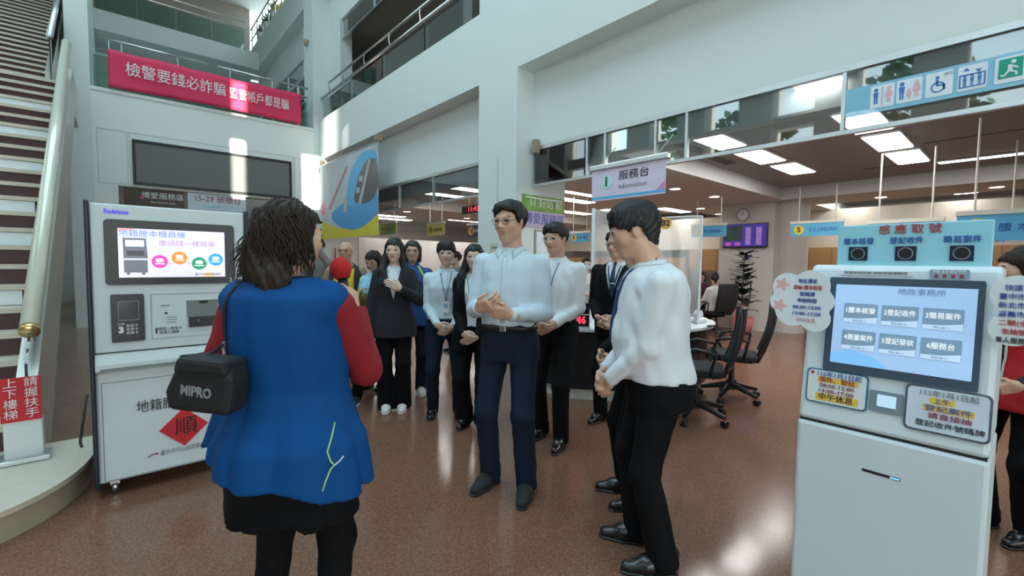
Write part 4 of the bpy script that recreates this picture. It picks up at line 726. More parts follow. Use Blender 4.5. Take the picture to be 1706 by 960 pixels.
# ================================================================ people: signed distance fields meshed with surface nets
def nrm(v): v = np.asarray(v, float); return v / max(1e-9, np.linalg.norm(v))
def rcone(a, b, ra, rb, flat=None, fk=1.0, cap=None):
    """tapering limb from a to b; flat/fk squash along an axis; cap cuts square past b by that much"""
    a = np.asarray(a, float); b = np.asarray(b, float); ba = b - a; L2 = max(1e-9, ba @ ba); L = math.sqrt(L2); u = ba / L
    fl = None if flat is None else nrm(flat)
    def fn(x, y, z):
        px, py, pz = x - a[0], y - a[1], z - a[2]
        al = px * ba[0] + py * ba[1] + pz * ba[2]
        t = np.clip(al / L2, 0, 1)
        qx, qy, qz = px - t * ba[0], py - t * ba[1], pz - t * ba[2]
        q = qx * qx + qy * qy + qz * qz
        if fl is not None:
            c = qx * fl[0] + qy * fl[1] + qz * fl[2]; q = q + c * c * (fk * fk - 1)
        d = np.sqrt(q) - (ra + (rb - ra) * t)
        if cap is not None: d = np.maximum(d, al / L - L - cap)
        return d
    m = max(ra, rb) * 1.05
    return fn, np.minimum(a, b) - m, np.maximum(a, b) + m
def ell(c, r, Rm=None):
    c = np.asarray(c, float); r = np.asarray(r, float)
    def fn(x, y, z):
        p = (x - c[0], y - c[1], z - c[2])
        if Rm is not None: p = tuple(Rm[0][i] * p[0] + Rm[1][i] * p[1] + Rm[2][i] * p[2] for i in range(3))
        k0 = np.sqrt((p[0] / r[0]) ** 2 + (p[1] / r[1]) ** 2 + (p[2] / r[2]) ** 2)
        k1 = np.sqrt((p[0] / r[0] ** 2) ** 2 + (p[1] / r[1] ** 2) ** 2 + (p[2] / r[2] ** 2) ** 2) + 1e-6
        return k0 * (k0 - 1) / k1
    m = r if Rm is None else np.array([max(r)] * 3)
    return fn, c - m, c + m
def rbox(c, ax, hs, rd):
    c = np.asarray(c, float); ax = [nrm(a) for a in ax]
    def fn(x, y, z):
        p = (x - c[0], y - c[1], z - c[2]); out = 0; mx = None
        for a, h in zip(ax, hs):
            q = np.abs(p[0] * a[0] + p[1] * a[1] + p[2] * a[2]) - (h - rd)
            out = out + np.maximum(q, 0) ** 2; mx = q if mx is None else np.maximum(mx, q)
        return np.sqrt(out) + np.minimum(mx, 0) - rd
    m = np.array([np.linalg.norm(hs)] * 3)
    return fn, c - m, c + m
def loft(secs, infl=0.0, n=2.3, z0=None, z1=None):
    """torso of elliptical sections (z, half width, half depth, y centre)"""
    S = np.array(secs, float); Z, A, B, C_ = S[:, 0], S[:, 1] + infl, S[:, 2] + infl, S[:, 3]
    z0 = Z[0] if z0 is None else z0; z1 = Z[-1] if z1 is None else z1
    zz = np.linspace(Z[0], Z[-1], 120)
    def sm(V):
        v = np.interp(zz, Z, V); k = np.array([1, 3, 6, 8, 6, 3, 1.]); k /= k.sum(); vp = np.pad(v, 3, mode='edge'); return np.convolve(vp, k, 'valid')
    a_, b_, c_ = sm(A), sm(B), sm(C_)
    def fn(x, y, z):
        a = np.interp(z, zz, a_); b = np.interp(z, zz, b_); c = np.interp(z, zz, c_)
        q = (np.abs(x / a) ** n + np.abs((y - c) / b) ** n) ** (1 / n)
        d = (q - 1) * np.minimum(a, b)
        return np.maximum(d, np.maximum(z - z1, z0 - z))
    m = max(A.max(), B.max())
    return fn, np.array([-A.max(), (C_ - B).min(), z0]) - .01, np.array([A.max(), (C_ + B).max(), z1]) + .01
def folds(seed, amp, wl, ax=(1, 1, .45), wob=1.4):
    rs = np.random.RandomState(seed); ks = []
    for i in range(4):
        k = rs.normal(size=3) * np.array(ax); k = k / np.linalg.norm(k) * (2 * math.pi / (wl * rs.uniform(.7, 1.4))); ks.append((k, rs.uniform(0, 6.28)))
    def fn(x, y, z):
        o = 0
        for i, (k, p) in enumerate(ks):
            k2 = ks[(i + 1) % 4][0] * .37
            w = .5 + .5 * np.sin(k2[0] * 1.3 * x + k2[1] * 1.3 * y + k2[2] * 1.3 * z + 2 * p)
            o = o + (.6 - 1.2 * np.abs(np.sin(.5 * (k[0] * x + k[1] * y + k[2] * z + p + wob * np.sin(k2[0] * x + k2[1] * y + k2[2] * z))))) * w
        return o * (amp / 1.3)
    return fn
class Field:
    def __init__(s): s.ops = []
    def u(s, prim, k=.02): s.ops.append(('u', prim, k)); return s
    def sub(s, prim, k=.01): s.ops.append(('s', prim, k)); return s
    def cut(s, fn): s.ops.append(('c', (fn, None, None), 0)); return s
    def disp(s, fn): s.ops.append(('d', (fn, None, None), 0)); return s
    def bounds(s):
        lo = np.min([o[1][1] for o in s.ops if o[0] == 'u'], axis=0); hi = np.max([o[1][2] for o in s.ops if o[0] == 'u'], axis=0); return lo, hi
    def at(s, pts):
        p = np.asarray(pts, float); x, y, z = p[:, 0], p[:, 1], p[:, 2]; D = np.full(len(p), 9.)
        for op, (fn, lo, hi), k in s.ops: D = s._op(D, op, fn(x, y, z), k)
        return D
    def _op(s, D, op, d, k):
        if op == 'u':
            h = np.maximum(k - np.abs(D - d), 0) / k; return np.minimum(D, d) - h * h * k * .25
        if op == 's':
            d = -d; h = np.maximum(k - np.abs(D - d), 0) / k; return np.maximum(D, d) + h * h * k * .25
        if op == 'c': return np.maximum(D, d)
        return D + d
    def mesh(s, h, fine=()):
        lo, hi = s.bounds(); lo = lo - 3 * h; hi = hi + 3 * h; axes = []
        for a in range(3):
            xs = [lo[a]]
            while xs[-1] < hi[a]:
                st_ = h
                for f0, f1, hf in fine:
                    if f0[a] - hf < xs[-1] < f1[a] + hf: st_ = min(st_, hf)
                xs.append(xs[-1] + st_)
            axes.append(np.array(xs))
        X, Y, Z = axes; D = np.full((len(X), len(Y), len(Z)), .2, np.float32)
        gx, gy, gz = X[:, None, None], Y[None, :, None], Z[None, None, :]
        for op, (fn, l, hh), k in s.ops:
            if l is None: D = s._op(D, op, fn(gx, gy, gz), k).astype(np.float32); continue
            mg = k + .03
            i0, i1 = np.searchsorted(X, l[0] - mg), np.searchsorted(X, hh[0] + mg); j0, j1 = np.searchsorted(Y, l[1] - mg), np.searchsorted(Y, hh[1] + mg); k0, k1 = np.searchsorted(Z, l[2] - mg), np.searchsorted(Z, hh[2] + mg)
            if i1 <= i0 or j1 <= j0 or k1 <= k0: continue
            d = fn(gx[i0:i1], gy[:, j0:j1], gz[:, :, k0:k1])
            D[i0:i1, j0:j1, k0:k1] = s._op(D[i0:i1, j0:j1, k0:k1], op, d, k)
        return nets(D, X, Y, Z)
def nets(D, xs, ys, zs):
    D = D.copy(); D[0] = D[-1] = .1; D[:, 0] = D[:, -1] = .1; D[:, :, 0] = D[:, :, -1] = .1
    S = D < 0; c = np.zeros(tuple(n - 1 for n in D.shape), np.int8)
    for a in (0, 1):
        for b in (0, 1):
            for e in (0, 1): c += S[a:a + c.shape[0], b:b + c.shape[1], e:e + c.shape[2]]
    act = (c > 0) & (c < 8); idx = np.full(c.shape, -1, np.int64); n = int(act.sum()); idx[act] = np.arange(n)
    I, J, K = np.nonzero(act); pos = np.zeros((n, 3)); cnt = np.zeros(n)
    cor = [(a, b, e) for a in (0, 1) for b in (0, 1) for e in (0, 1)]
    for p in cor:
        for q in cor:
            if sum(q) == sum(p) + 1 and all(y >= x for x, y in zip(p, q)):
                va = D[I + p[0], J + p[1], K + p[2]]; vb = D[I + q[0], J + q[1], K + q[2]]
                m = (va < 0) != (vb < 0); t = np.where(m, va / np.where(m, va - vb, 1), 0)
                pos[:, 0] += m * (xs[I + p[0]] * (1 - t) + xs[I + q[0]] * t); pos[:, 1] += m * (ys[J + p[1]] * (1 - t) + ys[J + q[1]] * t); pos[:, 2] += m * (zs[K + p[2]] * (1 - t) + zs[K + q[2]] * t); cnt += m
    pos /= cnt[:, None]; quads = []
    for ax in range(3):
        o1, o2 = (ax + 1) % 3, (ax + 2) % 3
        A = np.moveaxis(S, (ax, o1, o2), (0, 1, 2)); Q = np.moveaxis(idx, (ax, o1, o2), (0, 1, 2))
        e = A[:-1, 1:-1, 1:-1] != A[1:, 1:-1, 1:-1]; i, j, k = np.nonzero(e); sg = A[i, j + 1, k + 1]
        q = np.stack([Q[i, j, k], Q[i, j + 1, k], Q[i, j + 1, k + 1], Q[i, j, k + 1]], 1)
        q = np.where(sg[:, None], q, q[:, ::-1]); quads.append(q)
    q = np.concatenate(quads); q = q[(q >= 0).all(1)]
    return pos, q
def np_mesh(name, V, Q, mats, parent, midx=None):
    me = bpy.data.meshes.new(name); V = np.asarray(V, np.float32); nv, nq = len(V), len(Q)
    me.vertices.add(nv); me.vertices.foreach_set('co', V.ravel())
    me.loops.add(nq * 4); me.loops.foreach_set('vertex_index', np.asarray(Q, np.int32).ravel())
    me.polygons.add(nq); me.polygons.foreach_set('loop_start', np.arange(nq, dtype=np.int32) * 4)
    if midx is not None: me.polygons.foreach_set('material_index', np.asarray(midx, np.int32))
    me.update(calc_edges=True); me.validate()
    return link_mesh(name, me, None, parent, True, mats)
def rotm(yaw, pitch, roll=0):
    cy, sy, cp, sp, cr_, sr = math.cos(yaw), math.sin(yaw), math.cos(pitch), math.sin(pitch), math.cos(roll), math.sin(roll)
    Rz = np.array([[cy, -sy, 0], [sy, cy, 0], [0, 0, 1]]); Rx = np.array([[1, 0, 0], [0, cp, -sp], [0, sp, cp]]); Ry = np.array([[cr_, 0, sr], [0, 1, 0], [-sr, 0, cr_]])
    return Rz @ Rx @ Ry
def ik(S, W, l1, l2, pole):
    S, W = np.array(S, float), np.array(W, float); v = W - S; d = np.linalg.norm(v)
    if d > (l1 + l2) * .995: W = S + v * (l1 + l2) * .995 / d; v = W - S; d = np.linalg.norm(v)
    u = v / d; a = (l1 * l1 - l2 * l2 + d * d) / (2 * d); h = math.sqrt(max(0, l1 * l1 - a * a)); p = np.array(pole, float); p = p - u * (p @ u)
    return S + u * a + nrm(p) * h, W

MALE = [(.84, .168, .118, -.01), (.92, .170, .120, -.01), (1.02, .155, .108, .0), (1.12, .158, .108, .005), (1.25, .166, .116, .0), (1.36, .170, .112, -.012), (1.42, .160, .096, -.022), (1.445, .122, .078, -.025), (1.465, .074, .062, -.022), (1.482, .052, .052, -.016)]
FEM = [(.84, .172, .122, -.015), (.92, .170, .122, -.015), (1.02, .142, .100, .0), (1.10, .132, .096, .004), (1.22, .142, .112, .010), (1.30, .146, .120, .012), (1.38, .146, .100, -.008), (1.43, .138, .086, -.02), (1.448, .098, .068, -.022), (1.466, .062, .054, -.018), (1.482, .046, .046, -.014)]

class Person:
    LOD = {0: (.0050, .0095, .0038), 1: (.0066, .0125, .0048), 2: (.0095, .018, .008), 3: (.013, .024, .012)}
    def __init__(s, label, loc, face, H, sex='m', lod=1, wf=1.0, df=1.0, yaw=0, pitch=0, roll=0, lean=0.0, seat=None, skin='skin', group=None, hfy=0.0, neckf=1.0, hs=1.0):
        s.s = H / 1.75; s.sex = sex; s.lod = lod; s.wf = wf; s.df = df; s.seat = seat; s.lean = lean
        s.root = thing('person', label, 'person', (loc[0], loc[1], loc[2] if len(loc) > 2 else 0.0), R(face - 90), group)
        base = MALE if sex == 'm' else FEM
        s.dz = 0.0 if seat is None else seat - .90
        s.secs = [(z + s.dz, a * wf, b * df, c + s.ly(z)) for z, a, b, c in base]
        s.shx = (.180 if sex == 'm' else .152) * wf
        s.hh = (.232 if sex == 'm' else .226) * hs
        s.hc = np.array([0, .022 + s.ly(1.62) + hfy, 1.75 - s.hh / 2 / hs + (hs - 1) * .03 + s.dz]); s.Rh = rotm(R(yaw), R(pitch), R(roll)); s.yaw = yaw
        s.neckb = np.array([0, -.02 + s.ly(1.45), 1.44 + s.dz])
        s.skin = skin; s.arms = {}; s.hands = {}; s.legs = {}; s.fine = []; s.body = None; s.neckf = neckf; s.seed = int(abs(loc[0] * 917 + loc[1] * 331)) % 9973
        f_, c_, hf = Person.LOD[lod]; s.hb, s.hcl, s.hfi = f_, c_, hf
    def ly(s, z): return s.lean * max(0.0, z - .95)
    def hp(s, p): return s.hc + s.Rh @ (np.array(p, float) * s.hh)
    def arm(s, side, wrist, pole=None, d=None, n=None, curl=.5, sh=None, spread=1.0, thumb=.5):
        """side +1 right, -1 left; wrist target, finger direction d, palm normal n"""
        S = np.array([side * s.shx, -.012 + s.ly(1.4), 1.388 + s.dz]) if sh is None else np.array(sh, float)
        W = np.array(wrist, float); W[2] += s.dz
        E, W = ik(S, W, .295, .255, (side * .5, -.8, -.3) if pole is None else pole)
        s.arms[side] = (S, E, W)
        d = nrm(W - E) if d is None else nrm(d); n = np.array((-side, 0, 0) if n is None else n, float); n = nrm(n - d * (n @ d))
        s.hands[side] = (W, d, n, curl, spread, thumb)
        return s
    def leg(s, side, foot, toe=0.0, knee=None, hip=None):
        fz = foot[2] if len(foot) > 2 else 0.0
        Hp = np.array([side * .088 * s.wf, -.005, .91 + s.dz]) if hip is None else np.array(hip, float)
        A = np.array([foot[0], foot[1] - .02, .085 + fz]); L = np.linalg.norm(A - Hp)
        K, A = ik(Hp, A, max(.43, L * .503), max(.405, L * .502), (side * .15, 1, 0) if knee is None else knee)
        s.legs[side] = (Hp, K, A, foot, toe, fz); return s
    # ---- body: one continuous skin mesh
    def make_body(s, bare=False):
        F = Field(); h = s.hh; hp = s.hp; Rm = s.Rh
        E_ = lambda c, r: ell(hp(c), np.array(r) * h, Rm)
        C_ = lambda a, b, ra, rb: rcone(hp(a), hp(b), ra * h, rb * h)
        fm = s.sex != 'm'
        F.u(E_((0, -.075, .14), (.335, .425, .355)), .02)
        F.u(E_((0, .075, -.12), (.272, .315, .37)), .03)
        F.u(E_((0, .235, -.40), (.09 if fm else .115, .085, .085)), .03)
        for q in (-1, 1):
            F.u(C_((q * .225, .0, -.22), (q * .06, .22, -.415), .06 if fm else .075, .055), .03)
            F.u(E_((q * .17, .225, -.09), (.11, .12, .12)), .03)
        F.u(C_((-.17, .325, .105), (.17, .325, .105), .034, .034), .03)
        if s.lod < 3:
            F.u(C_((0, .365, .05), (0, .455, -.105), .024, .042), .02)
            for q in (-1, 1):
                F.u(E_((q * .05, .40, -.125), (.036, .042, .034)), .012)
                F.sub(E_((q * .155, .43, .025), (.085, .085, .05)), .02)
                F.u(E_((q * .155, .315, .02), (.072, .07, .055)), .012)
                F.u(ell(hp((q * .338, -.045, -.03)), np.array((.03, .085, .145)) * h, Rm @ rotm(q * -.25, 0, q * .12)), .01)
            F.u(C_((-.09, .322, -.226), (0, .345, -.240), .016, .021), .02); F.u(C_((.09, .322, -.226), (0, .345, -.240), .016, .021), .02); F.u(E_((0, .355, -.236), (.07, .030, .020)), .012)
            F.u(C_((-.065, .335, -.286), (.065, .335, -.286), .026, .026), .016)
            F.sub(C_((-.105, .378, -.262), (.105, .378, -.262), .010, .010), .008)
        nr = (.056 if s.sex == 'm' else .046) * s.neckf
        nt = hp((0, -.09, -.28))
        F.u(rcone(s.neckb, nt, nr * 1.12, nr), .03)
        ins = -.022
        sec2 = [(z, max(.03, a + ins), max(.03, b + ins), c) for z, a, b, c in s.secs]
        F.u(loft(sec2, 0), .03)
        for q, (S, El, W) in s.arms.items():
            r_ = .85 if fm else 1.0
            F.u(rcone(S, El, .040 * r_, .032 * r_), .03); F.u(rcone(El, W, .034 * r_, .024 * r_), .02)
        fine = [(s.hc - h * .56, s.hc + h * .56, s.hfi)]
        for q, (W, d, n, curl, spread, th) in s.hands.items():
            hs = .92 if fm else 1.0
            tv = np.cross(d, n) if q > 0 else np.cross(n, d); P = W
            F.u(rcone(W - d * .03, W + d * .02, .025 * hs, .024 * hs, n, 1.3), .02)
            F.u(rbox(P + d * .052 * hs, (tv, d, n), (.041 * hs, .050 * hs, .0145 * hs), .013), .015)
            lens = [(.042, .026, .020), (.046, .030, .021), (.043, .027, .020), (.034, .021, .018)]
            for fi, (off, ln) in enumerate(zip((.031, .0105, -.0105, -.031), lens)):
                a = P + d * (.094 - .006 * (fi in (0, 3))) * hs + tv * off * hs; ang = 0.0; r_ = .0092 * hs
                lat = tv * (off * .22 * spread)
                for sgm, (l_, c_) in enumerate(zip(ln, (.55, .95, .6))):
                    ang += c_ * curl * (1 + .08 * fi); dr = nrm((d + lat) * math.cos(ang) + n * math.sin(ang)); b = a + dr * l_ * hs
                    F.u(rcone(a, b, r_, r_ * .92), .004); a = b; r_ *= .92
            a = P + d * .022 * hs + tv * .026 * hs; dr = nrm(d * .7 + tv * .75 + n * .25)
            b = a + dr * .042 * hs; F.u(rcone(a, b, .014 * hs, .0115 * hs), .012)
            dr2 = nrm(d * 1.0 + tv * (.45 - th) + n * (.2 + .5 * th)); b2 = b + dr2 * .034 * hs; F.u(rcone(b, b2, .011 * hs, .0105 * hs), .005)
            b3 = b2 + nrm(dr2 + n * .3) * .022 * hs; F.u(rcone(b2, b3, .0105 * hs, .008 * hs), .004)
            cc = W + d * .085 * hs; fine.append((cc - .115, cc + .115, s.hfi * 1.08))
        for q, (Hp, K, A, *_r) in s.legs.items():
            F.u(rcone(Hp, K, .062 * s.wf, .042), .03); F.u(rcone(K, A, .045, .030), .03); F.u(rcone(A, A - np.array([0, 0, .03]), .030, .030), .02)
        if s.lod >= 2: fine = fine[:1]
        V, Q = F.mesh(.017 if s.lod < 2 else .02, fine)
        # lips get their own tint
        c = V[Q].mean(1); L = (c - s.hc) @ s.Rh / h
        lip = (np.abs(L[:, 0]) < .105 - 1.1 * np.abs(L[:, 2] + .262)) & (np.abs(L[:, 2] + .262) < .042) & (L[:, 1] > .28)
        s.body = np_mesh('body', V * s.s, Q, [SKINS[s.skin], SKINS['lip']], s.root, lip.astype(int))
        s.headF = F
        return s
    def sub_mesh(s, name, mb, mat, parent=None, smooth=True, solid=0.0, bevel=0.0):
        mb.v = [tuple(np.array(v) * s.s) for v in mb.v]
        return build(name, mb, mat, parent or s.root, local=True, smooth=smooth, solid=solid * s.s, bevel=bevel)
    def face(s, brow=.016, browmat='hair_black', eye=True, gaze=0.0, open_=1.0):
        hp = s.hp
        for q in (-1, 1):
            if eye:
                mb = MB(); n1, n2 = 14, 10; vs = []; fs = []; mi = []
                for j in range(n2 + 1):
                    for i in range(n1):
                        th = math.pi * j / n2; ph = 2 * math.pi * i / n1
                        p = (math.sin(th) * math.cos(ph), math.cos(th), math.sin(th) * math.sin(ph))
                        vs.append(hp((q * .155 + p[0] * .062, .337 + p[1] * .060, .02 + p[2] * .034 * open_)))
                for j in range(n2):
                    for i in range(n1): fs.append((j * n1 + i, (j + 1) * n1 + i, (j + 1) * n1 + (i + 1) % n1, j * n1 + (i + 1) % n1)); mi.append(1 if j < 3 else 0)
                mb.add(vs, fs); k0 = len(mb.f)
                mb.tube([hp((q * .155 + x * .075, .385 - abs(x) * .028 + .005, .05 - x * x * .024)) for x in (-1, -.6, -.2, .2, .6, 1)], .0022, 6)
                o = s.sub_mesh('eye', mb, None, s.body); o.data.materials.clear()
                for mm in (MATS['eye_white'], MATS['eye_iris']): o.data.materials.append(mm)
                o.data.polygons.foreach_set('material_index', mi + [1] * (len(mb.f) - k0))
            mb = MB(); mb.tube([hp((q * (.155 + x * .105), .372 - (x * .5 + .5) * .035, .122 + .016 * (1 - x * x) + .004 * x)) for x in (-1, -.5, 0, .5, 1)], [brow * .18, brow * .25, brow * .25, brow * .2, brow * .08], 7)
            s.sub_mesh('eyebrow', mb, MATS[browmat], s.body)
        return s
    def glasses(s, mat='metal_dark', r=.098, round_=False, name='glasses'):
        hp = s.hp; mb = MB(); rr_ = .0016
        for q in (-1, 1):
            pts = []
            for k in range(18):
                t = 2 * math.pi * k / 18; cx = math.copysign(abs(math.cos(t)) ** (.75), math.cos(t)); cz = math.copysign(abs(math.sin(t)) ** .75, math.sin(t))
                pts.append(hp((q * .16 + cx * r, .42 - abs(cx * r + .1 * 0) * .1, .012 + cz * r * (.95 if round_ else .72))))
            mb.tube(pts, rr_, 6, True)
            mb.tube([hp((q * .255, .405, .03)), hp((q * .33, .33, .035)), hp((q * .365, .0, .03)), hp((q * .36, -.06, .0))], rr_, 6)
        mb.tube([hp((-.06, .42, .02)), hp((0, .432, .035)), hp((.06, .42, .02))], rr_, 6)
        s.sub_mesh(name, mb, MATS[mat], s.root); return s
    # ---- hair
    def hair(s, style='short', mat='hair_black', length=.5, part=.0, vol=1.0, fringe=.0, amp=.006, seed=None, sides=(-1, 1), nape=0.0):
        F = Field(); h = s.hh; hp = s.hp; Rm = s.Rh; seed = s.seed if seed is None else seed
        v = .045 * vol
        F.u(ell(hp((0, -.085, .155)), np.array((.345 + v, .435 + v, .365 + v * 1.15)) * h, Rm), .01)
        if style == 'short':
            ys = [-.6, -.35, -.24, -.15, .03, .08, .15, .22, .32, .6]; zs = [-.34 - nape, -.33 - nape, -.26 - nape, .06, .06, -.05, .08, .2 - fringe, .26 - fringe, .28 - fringe]
            for q in (-1, 1): F.u(ell(hp((q * .245, .0, .17)), np.array((.115, .33, .19)) * h, Rm), .03)
            if nape: F.u(ell(hp((0, -.30, -.14)), np.array((.25, .15, .28)) * h, Rm), .03)
            F.u(ell(hp((0, .13, .38)), np.array((.29, .24, .13)) * h, Rm), .04)
        else:
            ys = [-.6, -.2, .0, .12, .22, .30, .6]; zs = [-.9, -.9, -.5, .0, .17 - fringe, .25 - fringe, .28 - fringe]
        def keep(x, y, z):
            p = ((x - s.hc[0]), (y - s.hc[1]), (z - s.hc[2])); lx = (Rm[0][0] * p[0] + Rm[1][0] * p[1] + Rm[2][0] * p[2]) / h; ly_ = (Rm[0][1] * p[0] + Rm[1][1] * p[1] + Rm[2][1] * p[2]) / h; lz = (Rm[0][2] * p[0] + Rm[1][2] * p[1] + Rm[2][2] * p[2]) / h
            zc = np.interp(ly_, ys, zs) + .02 * np.sin(lx * 38 + 2 * np.sin(lx * 17 + seed)) - part * np.exp(-((lx - .12) / .10) ** 2) * (ly_ > .1) + .10 * np.clip(np.abs(lx) - .25, 0, 1) * (ly_ > .2)
            return (zc - lz) * h * .7
        F.cut(keep)
        if style == 'long':
            ln = length
            for q in sides:
                a = hp((q * .30, -.05, .12)); b = hp((q * .37, .0, -.35)); c = np.array([q * .115, s.hc[1] + .035, s.hc[2] - ln * .55]); e = np.array([q * .125, s.hc[1] + .075, s.hc[2] - ln])
                F.u(rcone(a, b, .030, .036, (1, 0, 0), 1.3), .03); F.u(rcone(b, c, .036, .04, (.3, 1, 0), 1.4), .03); F.u(rcone(c, e, .04, .018, (.2, 1, 0), 1.5), .03)
            a = hp((0, -.30, .05)); b = hp((0, -.40, -.45)); c = np.array([0, s.hc[1] - .13, s.hc[2] - ln * .9])
            F.u(rcone(a, b, .085, .09, (0, 1, 0), 1.5), .03); F.u(rcone(b, c, .09, .06, (0, 1, 0), 1.9), .03)
        if style == 'bob':
            for q in (-1, 1):
                F.u(rcone(hp((q * .31, -.08, .12)), hp((q * .34, -.03, -.42 * length / .5)), .036, .030, (1, 0, 0), 1.3), .03)
            F.u(rcone(hp((0, -.30, .05)), hp((0, -.34, -.42)), .085, .06, (0, 1, 0), 1.4), .03)
        if style == 'tail':
            F.u(rcone(hp((0, -.47, .15)), hp((0, -.58, .02)), .03, .04), .02); F.u(rcone(hp((0, -.58, .02)), hp((0, -.58, -.45)), .04, .015), .02)
        # strands
        def str_(x, y, z):
            px, py, pz = x - s.hc[0], y - s.hc[1], z - s.hc[2]; an = np.arctan2(px, -py + .25 * h)
            return amp * (np.sin(an * 30 + 6 * np.sin(pz * 21 + seed)) * .45 + np.sin(an * 61 + pz * 40 + seed) * .3 + .4 * np.sin(px * 70 + py * 50 + pz * 30))
        F.disp(str_)
        V, Q = F.mesh(max(.0055, s.hb))
        return np_mesh('hair', V * s.s, Q, [MATS[mat]], s.root)
    def mask(s):
        F = Field(); h = s.hh; F.u(ell(s.hp((0, .09, -.18)), np.array((.30, .33, .28)) * h, s.Rh), .01); F.u(ell(s.hp((0, .36, -.12)), np.array((.09, .10, .12)) * h, s.Rh), .04)
        Rm = s.Rh; c = s.hp((0, .14, 0)); n = Rm @ np.array([0, 1., 0]); u = Rm @ np.array([0, 0, 1.]); t = s.hp((0, 0, -.02))
        F.cut(lambda x, y, z: -((x - c[0]) * n[0] + (y - c[1]) * n[1] + (z - c[2]) * n[2]))
        F.cut(lambda x, y, z: ((x - t[0]) * u[0] + (y - t[1]) * u[1] + (z - t[2]) * u[2]))
        V, Q = F.mesh(.007); np_mesh('face_mask', V * s.s, Q, [MATS['mask_white']], s.root)
    # ---- clothing
    def top(s, name, mat, hem=1.0, infl=.012, sleeve=1.0, cuff=.0, fold=.0035, wl=.085, open_=None, flare=0.0, neck=None, arms=True, sr=1.0, secs=None, belly=0.0, extra=None, wave=None):
        F = Field(); secs = [list(q) for q in (secs or s.secs)]
        for q in secs:
            k = max(0.0, 1.12 + s.dz - q[0]); q[1] += flare * k; q[2] += flare * k * .8
            if belly: e = math.exp(-((q[0] - s.dz - 1.08) / .13) ** 2); q[2] += belly * e; q[3] += belly * .75 * e; q[1] += belly * .5 * e
        if hem + s.dz < secs[0][0]:
            z0, a0, b0, c0 = secs[0]; secs = [[hem + s.dz - .02, a0 + flare * (z0 - hem), b0 + flare * (z0 - hem), c0]] + secs
        F.u(loft(secs, infl, z0=hem + s.dz, z1=secs[-1][0]), .02)
        fm = .88 if s.sex != 'm' else 1.0
        if arms:
            for q, (S, E, W) in s.arms.items():
                Wc = E + (W - E) * sleeve
                F.u(rcone(S, E, (.054 + infl * .6) * fm * sr, (.041 + infl * .6) * fm * sr), .028)
                F.u(rcone(E, Wc, (.042 + infl * .6) * fm * sr, (.030 + infl * .6) * fm * sr, cap=.012), .02)
        if extra: extra(F)
        if wave: F.cut(wave)
        if open_:
            zb, wt, wb = open_   # V from (button height) up to half width wt at the neck; wb half gap below
            def v(x, y, z):
                wz = np.where(z > zb + s.dz, wb + (z - zb - s.dz) / (1.44 - zb) * wt, wb); return np.minimum(wz - np.abs(x), y - .01)
            F.cut(v)
        if neck: F.sub(rcone(s.neckb + np.array([0, neck[1], .02]), s.neckb + np.array([0, neck[1], .2]), neck[0], neck[0]), .01)
        if fold: F.disp(folds(s.seed + len(name), fold, wl))
        V, Q = F.mesh(s.hcl)
        s.tf = F
        o = np_mesh(name, V * s.s, Q, [mat], s.root); s.topo = o
        return o
    def trousers(s, mat, waist=1.03, rk=1.0, hemr=.062, hem=.035, name='trousers', fold=.0035, flare=0.0):
        F = Field(); w = s.wf
        pe = [(.74, .150 * w, .105 * s.df, -.01), (.84, .170 * w, .119 * s.df, -.012), (.92, .170 * w, .119 * s.df, -.01), (1.02, .152 * w, .106 * s.df, 0), (1.06, .150 * w, .104 * s.df, 0)]
        if s.sex != 'm': pe = [(.74, .155 * w, .108 * s.df, -.015), (.84, .174 * w, .124 * s.df, -.018), (.92, .170 * w, .122 * s.df, -.015), (1.02, .142 * w, .100 * s.df, 0), (1.06, .138 * w, .098 * s.df, 0)]
        pe = [(z + s.dz, a, b, c) for z, a, b, c in pe]
        F.u(loft(pe, .006, z0=.80 + s.dz, z1=waist + s.dz), .02)
        for q, (Hp, K, A, foot, toe, fz) in s.legs.items():
            F.u(rcone(Hp + np.array([0, -.005, -.02]), K, .088 * w * rk, .066 * rk), .035)
            Az = np.array([A[0], A[1], fz + hem]); F.u(rcone(K, Az, .067 * rk, hemr, cap=.0), .03)
        if fold: F.disp(folds(s.seed + 5, fold, .10, (1, 1, .9)))
        V, Q = F.mesh(s.hcl * 1.1); s.pf = F
        return np_mesh(name, V * s.s, Q, [mat], s.root)
    def shoes(s, mat, soles=None, heel=0.0):
        for q, (Hp, K, A, foot, toe, fz) in s.legs.items():
            F = Field(); c, sn = math.cos(R(toe) * -q), math.sin(R(toe) * -q)
            f = .92 if s.sex != 'm' else 1.0
            def T(x, y, z): return np.array([foot[0] + (x * c - y * sn) * f, foot[1] + (x * sn + y * c) * f, fz + z])
            up = (0, 0, 1)
            F.u(rcone(T(0, -.045, .042), T(0, .07, .038), .039, .043), .02); F.u(rcone(T(0, .07, .036), T(.006 * -q, .155, .03), .044, .032, up, 1.2), .02)
            F.u(rcone(T(0, -.045, .05), T(0, -.05, .095), .040, .041), .02); F.u(rcone(T(0, 0, .075), T(0, .06, .05), .034, .034), .03)
            F.cut(lambda x, y, z: fz + .012 - z)
            V, Q = F.mesh(.0075 if s.lod < 2 else .014); o = np_mesh('shoe', V * s.s, Q, [mat], s.root)
            G = Field(); G.u(rcone(T(0, -.045, .012), T(0, .07, .012), .043, .047, up, .9), .02); G.u(rcone(T(0, .07, .012), T(.006 * -q, .158, .012), .047, .034, up, .9), .02)
            G.cut(lambda x, y, z: fz + .001 - z); G.cut(lambda x, y, z: z - fz - .016)
            V, Q = G.mesh(.008 if s.lod < 2 else .014); np_mesh('sole', V * s.s, Q, [soles or mat], o)
        return s
